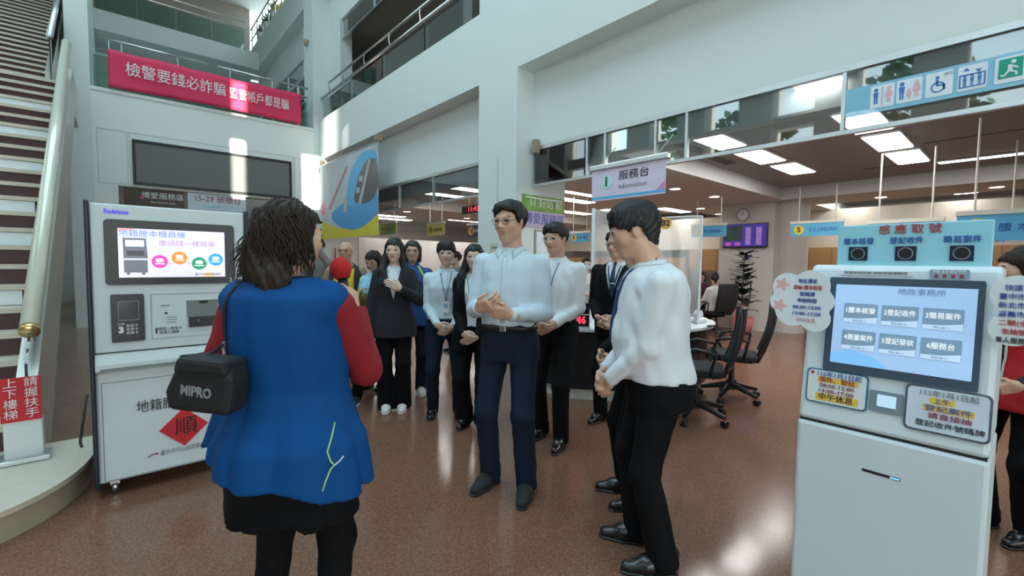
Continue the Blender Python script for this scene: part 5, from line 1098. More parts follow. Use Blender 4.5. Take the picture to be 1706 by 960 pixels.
    def front(s, F, x, z, off=.003, back=False):
        """point on the surface of field F seen from the front"""
        ys = np.linspace(.40, -.30, 281) * (-1 if back else 1) + s.ly(z)
        d = F.at(np.stack([np.full(281, x), ys, np.full(281, z)], 1)); i = np.argmax(d < 0)
        return np.array([x, ys[i] + (-off if back else off), z]) if d[i] < 0 else np.array([x, s.ly(z), z])
    def strip(s, name, F, pts, wid, mat, off=.004, parent=None, thick=.003, back=False):
        """a flat band laid on a garment along (x,z) points"""
        mb = MB(); L = []
        P = [np.array(p, float) for p in pts]; Rr = []
        for i, p in enumerate(P):
            t = P[min(i + 1, len(P) - 1)] - P[max(i - 1, 0)]; t = t / np.linalg.norm(t); nn = np.array([-t[1], t[0]]); wd = wid[i] if isinstance(wid, (list, tuple)) else wid
            Rr.append([s.front(F, *(p + nn * wd * k / 2), off, back) for k in (-1, 0, 1)])
        vs = [v for r_ in Rr for v in r_]; fs = []
        for i in range(len(P) - 1):
            for k in range(2): fs.append((i * 3 + k, i * 3 + k + 1, i * 3 + k + 4, i * 3 + k + 3))
        mb.add(vs, fs); return s.sub_mesh(name, mb, mat, parent, solid=thick)
    def collar(s, mat, rad=.066, zb=1.458, hgt=.040, drop=.044, openw=.85, parent=None, df=1.0):
        n = 26; mb = MB(); vs = []
        cy = -.012 + s.ly(1.5); rad = rad * (1.0 if s.sex == 'm' else .88)
        for i in range(n + 1):
            t = -math.pi + openw * .5 + (2 * math.pi - openw) * i / n; fr = 1 - abs(i / n - .5) * 2   # 0 at the front ends, 1 at the back
            an = t - math.pi / 2; cx, sy = math.cos(an), math.sin(an)
            ends = max(0.0, 1 - fr / .25)
            zt = zb + s.dz + hgt * (.35 + .65 * min(1, fr * 1.6)) - .012 * ends
            for r_, z in ((rad + .002, zt - .045), (rad, zt), (rad + .006, zt + .003), (rad + .018 + .006 * ends, zt - .022), (rad + .030 + .016 * ends, zt - drop - .022 * ends)):
                vs.append([cx * r_, cy + sy * r_ * df + .004, z])
        m = 5; zz = np.linspace(1.60, 1.30, 61) + s.dz
        for i, v in enumerate(vs):
            if i % 5 >= 2:
                d = s.tf.at(np.stack([np.full(61, v[0]), np.full(61, v[1]), zz], 1)); j = int(np.argmax(d < 0))
                if d[j] < 0: v[2] = max(v[2], zz[j] + .006)
        mb.add(vs, [(i * m + k, (i + 1) * m + k, (i + 1) * m + k + 1, i * m + k + 1) for i in range(n) for k in range(m - 1)])
        return s.sub_mesh('collar', mb, mat, parent, solid=.003)
    def lanyard(s, F, mat, zb=1.14, badge='badge_white', x0=.055, wid=.006, bx=0.0, card=True, bw=.036, bh=.055):
        mb = MB()
        for q in (-1, 1):
            P = [np.array([q * x0 * 1.05, -.03 + s.ly(1.5), 1.500 + s.dz])]
            for k in range(9):
                t = k / 8; P.append(s.front(F, q * (x0 * (1 - t) ** 1.15) + bx * t, 1.440 + s.dz + (zb - 1.440) * t, .006))
            mb.tube([tuple(p) for p in P], wid * .5, 6)
        s.sub_mesh('lanyard', mb, mat, s.root)
        if card:
            p = s.front(F, bx, zb + s.dz - .04, .009); m2 = MB(); m2.box(bx - bw, bx + bw, p[1] - .003, p[1] + .003, zb + s.dz - 2 * bh, zb + s.dz); o = s.sub_mesh('name_badge', m2, MATS[badge], s.root, False, bevel=.002)
            m3 = MB(); m3.box(bx - bw * .6, bx + bw * .6, p[1] + .0031, p[1] + .0042, zb + s.dz - bh * 1.2, zb + s.dz - bh * .4); s.sub_mesh('badge_print', m3, MATS['badge_blue'], o, False)
    def placket(s, F, mat, z0=1.03, z1=1.445, n=6, btn='button_white', wid=.028, x=0.0):
        o = s.strip('placket', F, [(x, z0 + s.dz + (z1 - z0) * k / 14) for k in range(15)], wid, mat, .0025, thick=.0025)
        for k in range(n):
            p = s.front(F, x, z1 + s.dz - .015 - k * (z1 - z0 - .03) / n, .004); mb = MB(); mb.lathe([(0, .0022), (.0045, .0018), (.005, 0)], n=8)
            mb.v = [(p[0] + a, p[1] + c, p[2] + b) for a, b, c in mb.v]; s.sub_mesh('button', mb, MATS[btn], o)
    def belt(s, mat, z=1.005, parent=None):
        S = s.secs; a = np.interp(z + s.dz, [q[0] for q in S], [q[1] for q in S]) + .011; b = np.interp(z + s.dz, [q[0] for q in S], [q[2] for q in S]) + .011; mb = MB(); n = 40; vs = []
        for k in range(n):
            t = 2 * math.pi * k / n; c, d = math.cos(t), math.sin(t); e = (abs(c) ** 2.3 + abs(d) ** 2.3) ** (-1 / 2.3)
            for o, zz in ((-.004, -.016), (.003, -.016), (.003, .016), (-.004, .016)): vs.append(((a + o) * c * e, (b + o) * d * e, z + s.dz + zz))
        mb.add(vs, [(4 * k + q, 4 * ((k + 1) % n) + q, 4 * ((k + 1) % n) + (q + 1) % 4, 4 * k + (q + 1) % 4) for k in range(n) for q in range(4)])
        o = s.sub_mesh('belt', mb, mat, s.root); m2 = MB(); m2.box(-.02, .02, b + .001, b + .008, z + s.dz - .018, z + s.dz + .018); s.sub_mesh('buckle', m2, MATS['metal'], o, False, bevel=.003)
    def lapels(s, F, mat, zb=1.15, wt=.075, wide=.055, wb=0.0):
        for q in (-1, 1):
            n = 9; mb = MB(); vs = []
            for i in range(n + 1):
                t = i / n; z = zb + (1.445 - zb) * t; wi = wb + wt * t
                sh = wide * (math.sin(min(1, t * 1.35) * math.pi / 2) if t < .74 else 1.0 - (t - .74) * 1.3)
                for k in range(4): vs.append(s.front(F, q * (wi + .001 + sh * k / 3), z + s.dz - .012 * k / 3 * (t > .7), .006))
            mb.add(vs, [(i * 4 + k, i * 4 + k + 1, (i + 1) * 4 + k + 1, (i + 1) * 4 + k) for i in range(n) for k in range(3)]); s.sub_mesh('lapel', mb, mat, s.topo, solid=.005)
SKINS = {}
def clasp(p, y=.20, z=1.0, sep=.07):
    """hands folded in front of the belly, right over left"""
    p.arm(1, (sep, y, z + .02), d=(-.80, .38, -.45), n=(-.55, -.75, .2), curl=.75, thumb=.3)
    p.arm(-1, (-sep, y - .03, z + .0), d=(.80, .32, -.50), n=(.35, -.85, .1), curl=.45, thumb=.3)

# ================================================================ the people
for k_, c_ in dict(skin=(.66, .39, .27), skin_pale=(.76, .51, .40), skin_tan=(.54, .32, .22)).items(): SKINS[k_] = M(k_, c_, .5, var=.10, scale=14, bump=.05, bscale=300)
SKINS['lip'] = M('lip', (.52, .24, .21), .4, var=.08)
M('hair_black', (.007, .006, .006), .52, var=.4, scale=30, stretch=(4, 4, .6), bump=.35, bscale=40)
M('hair_brown', (.030, .018, .013), .5, var=.5, scale=30, stretch=(4, 4, .8), bump=.35, bscale=40, spec=.25)
M('hair_dark', (.014, .011, .010), .5, var=.4, scale=30, bump=.3, bscale=40)
M('eye_white', (.75, .73, .70), .25); M('eye_iris', (.012, .008, .006), .2)
M('metal_dark', (.05, .05, .055), .3, metal=.8); M('metal', (.62, .63, .64), .28, metal=1.0)
M('mask_white', (.75, .80, .84), .8, bump=.1); M('badge_white', (.72, .76, .80), .3); M('badge_blue', (.25, .45, .65), .4); M('button_white', (.75, .75, .75), .4)
SH_BLUE = M('shirt_pale_blue', (.60, .70, .78), .8, var=.04, bump=.55, bscale=16, stretch=(1, 1, .55)); SH_WHITE = M('shirt_white', (.76, .78, .81), .8, var=.03, bump=.55, bscale=16, stretch=(1, 1, .55))
SUIT_BLK = M('suit_black', (.005, .005, .006), .8, spec=.18, bump=.15, bscale=300); SUIT_GREY = M('suit_charcoal', (.030, .030, .038), .8, spec=.18, bump=.15, bscale=300)
TR_NAVY = M('trousers_navy', (.010, .017, .036), .8, spec=.18, bump=.12, bscale=350); TR_BLK = M('trousers_black', (.004, .004, .005), .8, spec=.18, bump=.12, bscale=350)
SHOE_BLK = M('shoe_black_leather', (.010, .010, .010), .25, coat=.3); SHOE_SUEDE = M('shoe_black_suede', (.014, .014, .016), .8); SHOE_WHT = M('shoe_white', (.72, .70, .66), .5)
LAN_BLUE = M('lanyard_blue', (.02, .05, .16), .6); LAN_DK = M('lanyard_dark', (.03, .04, .06), .6)

def man_shirt(p, shirt, tr, shoe, belt=True, belly=0.0, hem=1.0, hemr=.062, infl=.014, fold=.007):
    p.make_body(); p.trousers(tr, waist=1.04, hemr=hemr)
    o = p.top('shirt', shirt, hem=hem, infl=infl, sleeve=.97, fold=fold, belly=belly)
    p.collar(shirt, parent=o); p.placket(p.tf, shirt, z0=hem + .02)
    if belt: p.belt(MATS['belt_black'])
    p.shoes(shoe); return p
M('belt_black', (.012, .012, .014), .4)

# tall man with clasped hands, pale blue shirt
p = Person('tall man in pale blue shirt and navy trousers clasping his hands, glasses', (1.85, 2.13), 209, 1.785, 'm', 0, yaw=-14, pitch=-4)
p.arm(1, (.10, .235, 1.13), d=(-.72, .35, .25), n=(-.55, -.35, .55), curl=.85, thumb=.5)
p.arm(-1, (-.085, .215, 1.10), d=(.80, .35, .15), n=(.5, -.55, .45), curl=.75, thumb=.5)
p.leg(1, (.115, .02), 14).leg(-1, (-.135, .06), 12)
man_shirt(p, SH_BLUE, TR_NAVY, SHOE_SUEDE, hem=1.02); p.face(); p.hair('short', vol=1.1, part=.06, fringe=-.05); p.glasses('metal_dark')

# man in white shirt and glasses behind him
p = Person('smiling man in white shirt with rimless glasses behind the tall man', (2.62, 2.47), 200, 1.725, 'm', 1, wf=1.03, yaw=-8, pitch=-6)
clasp(p, .21, .98); p.leg(1, (.12, -.02), 12).leg(-1, (-.10, .10), 12)
man_shirt(p, SH_WHITE, TR_BLK, SHOE_BLK, hem=1.0); p.face(); p.hair('short', vol=1.0, fringe=.06); p.glasses('metal'); p.lanyard(p.tf, LAN_BLUE, zb=1.16, card=False)

# heavy-set young man in profile at the right
p = Person('stout young man in white shirt in profile with blue lanyard', (1.93, 1.155), 132, 1.685, 'm', 0, wf=1.16, df=1.28, yaw=-4, pitch=-14, hfy=.045, neckf=1.2, lean=.10, hs=1.10)
p.arm(1, (.06, .235, .93), d=(-.55, .35, -.75), n=(-.6, -.6, .2), curl=.8, thumb=.3)
p.arm(-1, (-.09, .235, .92), d=(.60, .42, -.66), n=(.5, -.7, .1), curl=.6, thumb=.3, pole=(-.6, -.7, -.2))
p.leg(1, (.12, .06), 8).leg(-1, (-.12, -.02), 8)
man_shirt(p, SH_WHITE, TR_BLK, SHOE_BLK, belt=False, belly=.03, hem=.93, hemr=.072, fold=.008); p.face(); p.hair('short', vol=1.15, fringe=.12, nape=.16); p.lanyard(p.tf, LAN_BLUE, zb=1.1, card=False, wid=.014, x0=.062)

# his neighbour, almost hidden behind him
p = Person('man in black suit mostly hidden behind the stout man in white shirt', (2.32, 1.51), 136, 1.62, 'm', 1, wf=1.0, yaw=0, pitch=-8)
clasp(p, .21, .93); p.leg(1, (.11, .05), 8).leg(-1, (-.11, .0), 8)
p.make_body(); p.trousers(TR_BLK); p.top('shirt', SH_WHITE, hem=1.0, infl=.008, fold=.002, arms=False); p.collar(SH_WHITE, parent=p.topo)
p.top('suit_jacket', SUIT_BLK, hem=.80, infl=.026, sleeve=.95, open_=(1.15, .075, .0), fold=.003); p.lapels(p.tf, SUIT_BLK); p.shoes(SHOE_BLK); p.face(); p.hair('short', fringe=.03)

# man in black suit and tie
p = Person('man in black suit with dark tie and lanyard behind the white shirts', (3.34, 2.41), 196, 1.70, 'm', 1, wf=1.02, yaw=-14, pitch=-6)
p.arm(1, (.10, .20, .99), d=(-.6, .3, -.65), n=(-.7, -.5, .2), curl=.6, thumb=.3); p.arm(-1, (-.06, .21, .99), d=(.7, .35, -.5), n=(.5, -.8, 0), curl=.6, thumb=.3)
p.leg(1, (.12, .03), 12).leg(-1, (-.12, .0), 12)
p.make_body(); p.trousers(TR_BLK); p.top('shirt', SH_WHITE, hem=1.0, infl=.008, fold=.002, arms=False); p.collar(SH_WHITE, parent=p.topo); sf = p.tf
p.strip('necktie', sf, [(0, 1.475 - k * .035) for k in range(11)], [.03, .026, .03, .036, .04, .044, .048, .05, .052, .05, .02], M('tie_navy', (.012, .018, .05), .5, var=.4, scale=60), .006)
p.strip('tie_clip', sf, [(-.032, 1.285), (0, 1.285), (.032, 1.285)], .008, MATS['metal'], .011)
p.lanyard(sf, LAN_BLUE, zb=1.15, card=False, wid=.012)
p.top('suit_jacket', SUIT_BLK, hem=.80, infl=.026, sleeve=.95, open_=(1.13, .085, .0), fold=.003); p.lapels(p.tf, SUIT_BLK, 1.13, .085); p.shoes(SHOE_BLK); p.face(); p.hair('short', fringe=.02); p.glasses('metal_dark')

# woman in charcoal trouser suit, long hair
p = Person('long-haired woman in charcoal suit jacket and white shoes, hand on chest', (2.0, 3.98), 238, 1.63, 'f', 1, yaw=-6, pitch=-6, skin='skin_pale')
p.arm(1, (.26, .06, .84), d=(-.15, .35, -.9), n=(-.9, .1, -.1), curl=.7); p.arm(-1, (-.08, .235, 1.26), d=(.75, .1, .35), n=(.2, -.95, 0), curl=.25, thumb=.4, pole=(-.7, -.2, -.8))
p.leg(1, (.075, .02), 3).leg(-1, (-.075, .02), 3)
p.make_body(); p.trousers(TR_BLK, rk=1.1, hemr=.095, hem=.03); p.top('shirt', SH_WHITE, hem=1.0, infl=.006, fold=.002, arms=False); p.collar(SH_WHITE, parent=p.topo)
p.top('suit_jacket', SUIT_GREY, hem=.76, infl=.026, sleeve=.97, open_=(1.13, .07, .0), fold=.003, flare=.08, sr=1.1); p.lapels(p.tf, SUIT_GREY, 1.13, .07, .05); p.shoes(SHOE_WHT); p.face(); p.hair('long', length=.40, part=.0)

# woman in blue jacket behind her
BJ = M('jacket_blue', (.012, .075, .26), .6, bump=.1, bscale=200)
p = Person('woman with glasses in royal blue jacket with lime trim behind charcoal suit', (2.38, 4.32), 242, 1.63, 'f', 1, wf=1.1, yaw=-4, pitch=0)
p.arm(1, (.25, .05, .86), curl=.5); p.arm(-1, (-.25, .05, .86), curl=.5); p.leg(1, (.09, 0), 5).leg(-1, (-.09, 0), 5)
p.make_body(); p.trousers(TR_NAVY); p.top('jacket', BJ, hem=.80, infl=.035, sleeve=.97, fold=.005); LIME = M('lime_trim', (.45, .70, .10), .6)
for q in (-1, 1): p.strip('trim', p.tf, [(q * (.06 + .012 * k), 1.475 - .022 * k) for k in range(6)], .020, LIME, .004, p.topo)
p.collar(BJ, .058, 1.485, .05, .035, .7, p.topo); p.shoes(SHOE_WHT); p.face(); p.hair('bob', 'hair_dark', length=.5); p.glasses('metal_dark')

# person in white shirt with lanyard
p = Person('short-haired person in white shirt with thin lanyard and badge, folded hands', (2.28, 3.52), 236, 1.60, 'f', 1, wf=1.1, yaw=0, pitch=-3, skin='skin_pale')
clasp(p, .20, .93, .075); p.leg(1, (.13, .0), 8).leg(-1, (-.13, .02), 8)
p.make_body(); p.trousers(TR_NAVY, hemr=.058); p.top('shirt', SH_BLUE, hem=.99, infl=.018, sleeve=.97, fold=.004); p.collar(SH_BLUE, parent=p.topo); p.placket(p.tf, SH_BLUE); p.lanyard(p.tf, LAN_DK, zb=1.17); p.shoes(SHOE_BLK); p.face(); p.hair('short', vol=1.5, fringe=.12); p.glasses('metal')

# woman in open black coat
p = Person('woman with long black hair in open black coat over white blouse', (2.32, 3.14), 222, 1.565, 'f', 1, yaw=8, pitch=-3, skin='skin_pale')
clasp(p, .20, .91, .06); p.leg(1, (.085, .0), 10).leg(-1, (-.10, .06), 10)
p.make_body(); p.trousers(TR_BLK, rk=1.05, hemr=.085, hem=.04); p.top('blouse', SH_WHITE, hem=.98, infl=.008, fold=.003, arms=False); p.collar(SH_WHITE, parent=p.topo); p.lanyard(p.tf, LAN_DK, zb=1.2, card=False)
p.top('coat', SUIT_BLK, hem=.74, infl=.028, sleeve=.97, open_=(1.02, .035, .045), fold=.004, flare=.05); p.lapels(p.tf, SUIT_BLK, 1.1, .02, .05, .045); p.shoes(SHOE_BLK); p.face(); p.hair('long', length=.34)

# bald man in yellow vest
YV = M('vest_yellow', (.75, .55, .02), .7, bump=.1); TAN = M('shirt_tan', (.36, .26, .18), .8)
p = Person('bald man with glasses in yellow and black vest over tan shirt', (2.05, 5.30), 236, 1.64, 'm', 1, yaw=-6, pitch=-2, skin='skin_tan')
p.arm(1, (.22, .16, 1.05), curl=.6); p.arm(-1, (-.24, .10, .98), curl=.6); p.leg(1, (.1, 0), 8).leg(-1, (-.1, 0), 8)
p.make_body(); p.trousers(TR_BLK); p.top('shirt', TAN, hem=.95, infl=.016, sleeve=.97); p.collar(TAN, parent=p.topo); p.top('vest', M('vest_black', (.03, .03, .03), .7), hem=.86, infl=.034, arms=False, open_=(1.2, .07, .02))
for q in (-1, 1): p.strip('vest_panel', p.tf, [(q * .085, 1.42 - .035 * k) for k in range(15)], .07, YV, .004, p.topo)
p.shoes(SHOE_BLK); p.face(); p.glasses('metal_dark')

# person holding up a phone
p = Person('person behind the crowd holding up a phone beside the hanging poster', (1.95, 5.98), 240, 1.70, 'm', 2, yaw=0)
p.arm(1, (.22, .30, 1.50), d=(-.1, .2, 1), n=(-.3, .9, 0), curl=.9); p.arm(-1, (-.06, .33, 1.62), d=(.25, .1, .95), n=(.9, .3, 0), curl=.9, pole=(-.6, 0, -.9)); p.leg(1, (.1, 0), 8).leg(-1, (-.1, 0), 8)
p.make_body(); p.trousers(TR_BLK); p.top('sweater', M('sweater_grey', (.22, .20, .19), .9), hem=.9, infl=.018, sleeve=.95); p.shoes(SHOE_BLK); p.face(); p.hair('short')
PHP = p

# small woman, head bowed
SCF = M('scarf_blue_white', (.30, .58, .85), .7, var=.5, scale=18)
p = Person('short brown-haired woman with head bowed beside the charcoal suit', (2.17, 4.78), 215, 1.52, 'f', 2, yaw=0, pitch=-24, hfy=.03)
p.arm(1, (.04, .27, 1.22), d=(-.4, .4, .8), n=(-.8, .0, .3), curl=1.0); p.arm(-1, (-.16, .22, 1.05), curl=.8); p.leg(1, (.09, 0), 5).leg(-1, (-.09, 0), 5)
p.make_body(); p.trousers(TR_BLK); p.top('jacket', M('jacket_yellow_green', (.50, .46, .16), .7), hem=.86, infl=.03, sleeve=.95, fold=.005)
p.top('scarf', SCF, hem=1.22, infl=.045, arms=False, fold=.007); p.shoes(SHOE_BLK); p.face(); p.hair('bob', 'hair_brown', length=.5, fringe=.05)

# crouching person in black
p = Person('person in black crouching behind the reporter with a white badge', (1.80, 4.64), 236, 1.64, 'm', 2, seat=.36, lean=.30, pitch=-15)
p.arm(1, (.12, .42, .98), d=(-.3, .6, -.5), curl=.8); p.arm(-1, (-.10, .43, .96), d=(.3, .6, -.5), curl=.8); p.leg(1, (.16, .30), 8, knee=(.3, .5, 1)).leg(-1, (-.13, .22), 8, knee=(-.3, .5, 1))
p.make_body(); p.trousers(TR_BLK, hemr=.06); p.top('jacket', SUIT_BLK, hem=.9, infl=.025, sleeve=.95); p.lanyard(p.tf, M('lanyard_white', (.7, .7, .7), .6), zb=1.1); p.shoes(SHOE_SUEDE, SHOE_WHT); p.face(); p.hair('short')

# staff and visitors in the hall
BLOUSE = M('blouse_white', (.68, .68, .68), .8)
p = Person('masked woman in white blouse standing behind the dark service desk', (5.45, 4.50), 228, 1.50, 'f', 2, yaw=-5, skin='skin_pale')
p.arm(1, (.08, .22, 1.12), d=(-.7, .3, .1), curl=.5); p.arm(-1, (-.10, .22, 1.10), d=(.7, .3, .1), curl=.5); p.leg(1, (.09, 0), 5).leg(-1, (-.09, 0), 5)
p.make_body(); p.trousers(TR_NAVY); p.top('blouse', BLOUSE, hem=.95, infl=.02, sleeve=.95); p.shoes(SHOE_BLK); p.face(); p.hair('bob', 'hair_brown', length=.55); p.mask()
p = Person('masked person in grey coat in profile behind the woman in black coat', (4.05, 5.98), 170, 1.58, 'm', 2, yaw=0)
p.arm(1, (.2, .1, .9), curl=.5); p.arm(-1, (-.2, .1, .9), curl=.5); p.leg(1, (.09, 0), 5).leg(-1, (-.09, 0), 5)
p.make_body(); p.trousers(TR_BLK); p.top('coat', M('coat_grey', (.17, .16, .165), .9), hem=.75, infl=.03, sleeve=.95); p.shoes(SHOE_BLK); p.face(); p.hair('short', 'hair_brown'); p.mask()
p = Person('ponytailed clerk in white shirt seated at far counter, seen from behind', (9.15, 4.22, 0), 62, 1.62, 'f', 2, seat=.50, yaw=-25)
p.arm(1, (.16, .32, .98), d=(-.3, .9, 0), curl=.4); p.arm(-1, (-.16, .32, .98), d=(.3, .9, 0), curl=.4); p.leg(1, (.1, .42), 5).leg(-1, (-.1, .42), 5)
p.make_body(); p.trousers(TR_BLK); p.top('shirt', BLOUSE, hem=.92, infl=.02, sleeve=.95); p.shoes(SHOE_BLK); p.hair('tail')
p = Person('clerk in dark red waistcoat facing the ponytailed clerk across counter', (10.05, 4.95, 0), 215, 1.62, 'f', 2, seat=.50, pitch=-12)
p.arm(1, (.14, .30, 1.0), d=(-.3, .9, 0), curl=.4); p.arm(-1, (-.14, .30, 1.0), d=(.3, .9, 0), curl=.4); p.leg(1, (.1, .40), 5).leg(-1, (-.1, .40), 5)
p.make_body(); p.trousers(TR_BLK); p.top('waistcoat', M('waist_maroon', (.08, .015, .02), .8), hem=.92, infl=.02, sleeve=.95); p.shoes(SHOE_BLK); p.face(); p.hair('bob', length=.5)

# volunteer in red vest at the right edge
RV = M('vest_red', (.50, .012, .020), .65, bump=.1)
p = Person('volunteer in red vest at the right edge behind the number kiosk', (3.54, .03), 150, 1.52, 'f', 1, wf=1.12, yaw=-45, pitch=-14)
p.arm(1, (.14, .24, 1.02), d=(-.5, .5, -.3), curl=.6); p.arm(-1, (-.16, .24, .98), d=(.5, .5, -.3), curl=.6); p.leg(1, (.1, 0), 5).leg(-1, (-.1, 0), 5)
p.make_body(); p.trousers(TR_BLK); p.top('sweater', M('sweater_dark', (.02, .018, .02), .9), hem=.9, infl=.012, sleeve=.95); vo = p.top('vest', RV, hem=.80, infl=.035, arms=False, open_=(1.1, .06, .015), flare=.1)
PIPE = M('piping_white', (.7, .7, .7), .6)
for q in (-1, 1): p.strip('piping', p.tf, [(q * (.022 + .05 * max(0, (k - 5)) / 8), .84 + .045 * k) for k in range(14)], .012, PIPE, .004, p.topo)
p.shoes(SHOE_BLK); p.face(); p.hair('bob', 'hair_brown', length=.42); VOL = p

# ---- the reporter in the foreground
VB = M('vest_blue', (.002, .062, .225), .75, var=.10, bump=.6, bscale=11, stretch=(1, 1, .3), spec=.2); RS = M('sweater_red', (.26, .008, .016), .85, bump=.3, bscale=260)
p = Person('reporter in bright blue vest and red sweater seen from behind', (.437, 1.607), 44, 1.60, 'f', 0, wf=1.13, df=1.12, yaw=-32, pitch=0)
p.arm(1, (.145, .21, 1.355), d=(-.30, .35, .85), n=(-.8, .2, .4), curl=1.25, thumb=.9, pole=(.36, -.25, -1.0)); p.arm(-1, (-.24, .20, 1.02), d=(.3, .85, -.3), n=(.9, 0, 0), curl=.6, pole=(-.35, -.9, -.2))
p.leg(1, (.13, .0), 8).leg(-1, (-.13, .03), 8)
p.make_body(); p.trousers(TR_BLK, rk=.98, hemr=.05, name='leggings')
def skirt(F): F.u(loft([(.62, .235, .165, -.01), (.72, .225, .165, -.01), (.84, .225, .165, -.015), (.96, .20, .145, -.01), (1.02, .18, .13, 0)], 0, z0=.635, z1=1.02), .02)
F_ = Field(); skirt(F_); F_.cut(lambda x, y, z: .632 + .025 * np.sin(x * 22) - z); F_.disp(folds(3, .006, .11, (1, 1, .12))); V_, Q_ = F_.mesh(.011); np_mesh('skirt', V_ * p.s, Q_, [TR_BLK], p.root)
p.top('sweater', RS, hem=1.0, infl=.012, sleeve=.96, fold=.006, sr=1.30)
def vwave(x, y, z): return (.80 + .05 * np.clip(-x / .25, -1, 1) * 1.0 + .012 * np.sin(x * 18)) - z
def vsh(F):
    F.u(rcone((-.16, -.03, 1.415), (.16, -.03, 1.415), .068, .068), .05)
    F.u(rcone((-.24, -.02, 1.0), (-.33, .0, .84), .05, .03, (0, 1, 0), 1.6), .06)
    for q in (-1, 1): F.sub(ell((q * .275, .01, 1.34), (.068, .10, .14)), .02)
vfold = folds(11, .014, .17, (1, 1, .08), 1.0)
vo = p.top('vest', VB, hem=.74, infl=.040, arms=False, flare=.12, wave=vwave, extra=lambda F: (vsh(F), F.disp(lambda x, y, z: vfold(x, y, z) * np.clip((1.42 - z) / .35, 0, 1))), fold=.003)
mbp = MB(); mbp.tube([tuple(p.front(p.tf, x_, z_, .003, True)) for x_, z_ in ((.205, 1.0), (.208, .96), (.206, .92), (.216, .885), (.226, .872), (.216, .862), (.208, .83), (.202, .80))], .0028, 6)
p.sub_mesh('piping', mbp, M('piping_lime', (.40, .68, .22), .6), vo)
mbp = MB(); mbp.tube([tuple(p.front(p.tf, x_, z_, .004, True)) for x_, z_ in ((.226, .872), (.238, .882), (.247, .895))], .003, 6); p.sub_mesh('drawcord', mbp, PIPE, vo)
ho = p.hair('long', 'hair_brown', length=.165, vol=1.5, amp=.010, sides=(-1,))
# curls
mc = MB(); rs_ = random.Random(5)
for k in range(620):
    an = rs_.uniform(-2.5, 1.9); el_ = rs_.uniform(-.05, .9)
    a_ = p.hp((.40 * math.sin(an) * math.cos(el_), -.085 - .47 * math.cos(an) * math.cos(el_), .14 + .40 * math.sin(el_)))
    ou = np.array([math.sin(an), -math.cos(an), 0]); ou = p.Rh @ ou
    L_ = rs_.uniform(.10, .22); ph_ = rs_.uniform(0, 6.28); wv = rs_.uniform(.004, .016); pts = []; sd_ = np.cross(ou, (0, 0, 1)); fl_ = rs_.uniform(.0, .075) * (1.0 if an < 0 else .35)
    for t in np.linspace(0, 1, 11):
        pts.append(tuple(a_ + ou * (.012 + fl_ * t * t + .5 * wv * math.sin(t * 9 + ph_)) - np.array([0, 0, 1]) * L_ * t + sd_ * wv * math.cos(t * 8 + ph_)))
    mc.tube(pts, [.0030 * (1 - .75 * t) for t in np.linspace(0, 1, 11)], 5)
tag(p.sub_mesh('curls', mc, MATS['hair_brown'], ho), kind='stuff'); p.face(); REP = p

# ================================================================ things held by people
def wpt(p, q): return WM[p.root.name] @ Vector(tuple(np.array(q, float) * p.s))
W_, d_, n_, *_ = REP.hands[1]; hb_ = wpt(REP, W_ + d_ * .07 + n_ * .028); up_ = (WM[REP.root.name].to_3x3() @ Vector((-.22, .10, .95))).normalized()
mic = thing('microphone', 'handheld microphone with red foam ball held by the reporter', 'microphone', tuple(hb_)); b0 = hb_ - up_ * .10; b1 = hb_ + up_ * .075
m = MB(); m.tube([b0, b1], [.014, .019], 14); build('handle', m, BLACK, mic, smooth=True)
m = MB(); c_ = b1 + up_ * .030; r_ = .040
m.lathe([(r_ * math.sin(math.pi * k / 14), -r_ * 1.12 * math.cos(math.pi * k / 14)) for k in range(15)], c_, 24); build('foam_ball', m, M('foam_red', (.50, .015, .015), .95, bump=.5, bscale=300), mic, smooth=True)
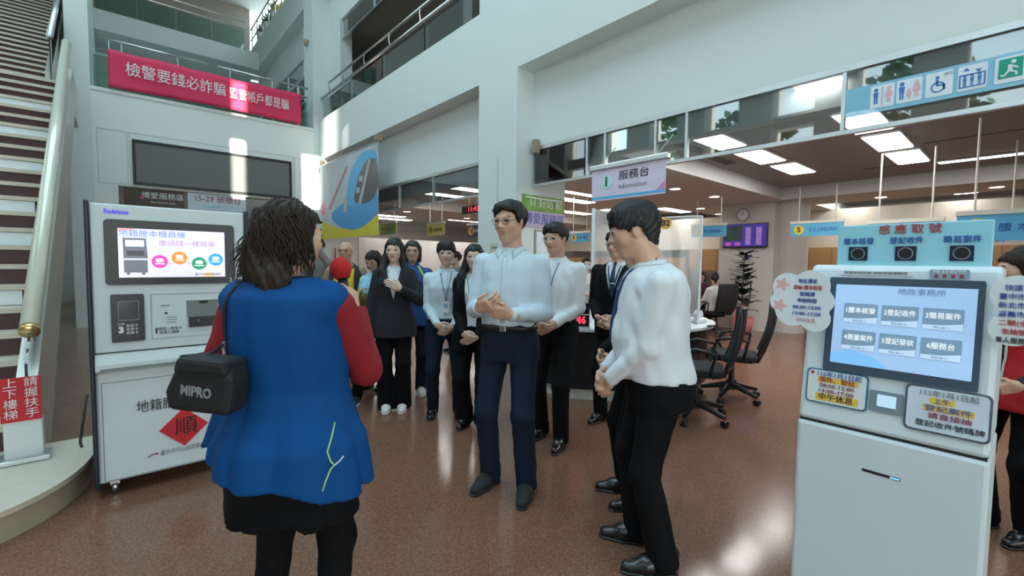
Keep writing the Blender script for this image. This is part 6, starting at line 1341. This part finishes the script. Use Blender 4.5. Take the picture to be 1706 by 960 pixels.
# shoulder bag
bgp = wpt(REP, (-.150, -.215, 1.075)); bag = thing('shoulder_bag', 'black shoulder bag with grey lettering on the reporter\'s left hip', 'bag', tuple(bgp), R(44 - 90 - 2))
BAGM = M('bag_nylon', (.010, .010, .011), .7, bump=.25, bscale=260)
m = MB(); m.prism([(a * .92, b * .92) for a, b in ((-.115, 0), (.095, -.012), (.115, .10), (.090, .155), (-.07, .165), (-.125, .06))], lambda a, b: (a, -.040, b), lambda a, b: (a, .045, b)); build('pouch', m, BAGM, bag, local=True, bevel=.02, seg=3)
build('flap', MB().prism([(a * .92, b * .92) for a, b in ((-.085, .12), (.10, .115), (.095, .162), (-.07, .172))], lambda a, b: (a, -.047, b), lambda a, b: (a, .050, b)), BAGM, bag, local=True, bevel=.013)
Fbag = Face(WM[bag.name] @ Vector((0, -.0425, 0)), WM[bag.name].to_3x3() @ Vector((1, 0, -.10)), WM[bag.name].to_3x3() @ Vector((.10, 0, 1))); text(Fbag, 'MIPRO', -.012, .058, .040, INK_G, bag, -.001, bold=.0012, width=.095)
bk = lambda x, z, o=.008: wpt(REP, REP.front(REP.tf, x, z, o, True))
build('strap', MB().tube([wpt(REP, (-.165, -.215, 1.235)), bk(-.17, 1.27), bk(-.165, 1.33), bk(-.155, 1.39), bk(-.145, 1.43), wpt(REP, (-.14, -.02, 1.505)), wpt(REP, (-.14, .08, 1.46)), wpt(REP, (-.16, .15, 1.36))], .0055, 8), BAGM, bag, smooth=True); build('clip', MB().tube([bk(-.165, 1.275, .016), bk(-.168, 1.25, .018), bk(-.16, 1.225, .022)], .006, 8), ALU, bag); build('pull_cord', MB().tube([bk(-.16, 1.23, .018), bk(-.125, 1.205, .016), bk(-.075, 1.195, .012)], .0035, 6), INK_W, bag)
# phone
W_, d_, n_, *_ = PHP.hands[-1]; pc = WM[PHP.root.name] @ Vector(tuple(np.array(W_ + d_ * .10 + n_ * .03) * PHP.s)); phn = thing('phone', 'black phone held up above the crowd beside the reporter', 'phone', tuple(pc)); rz = PHP.root.rotation_euler[2]; Fph = Face(pc, (math.cos(rz), math.sin(rz), 0), (0, 0, 1)); build('case', Fph.rr(-.04, .04, -.07, .08, .01, -.005, .005), BLACK, phn); build('camera_bump', Fph.rr(-.035, -.005, .04, .075, .005, -.008, -.005), CHAR, phn)
# lettering on the red vest
VOLV = [c for c in VOL.root.children if c.name.startswith('vest')][0]
for k, ch in enumerate('服務台'):
    q0 = VOL.front(VOL.tf, .115, 1.30 - .085 * k, .006); qa = VOL.front(VOL.tf, .075, 1.30 - .085 * k, .006); qb = VOL.front(VOL.tf, .15, 1.30 - .085 * k, .006)
    rw = WM[VOL.root.name].to_3x3() @ Vector(tuple(qa - qb)); text(Face(wpt(VOL, q0), rw, (0, 0, 1)), ch, 0, 0, .085, INK_W, VOLV, .004)
flush_texts()
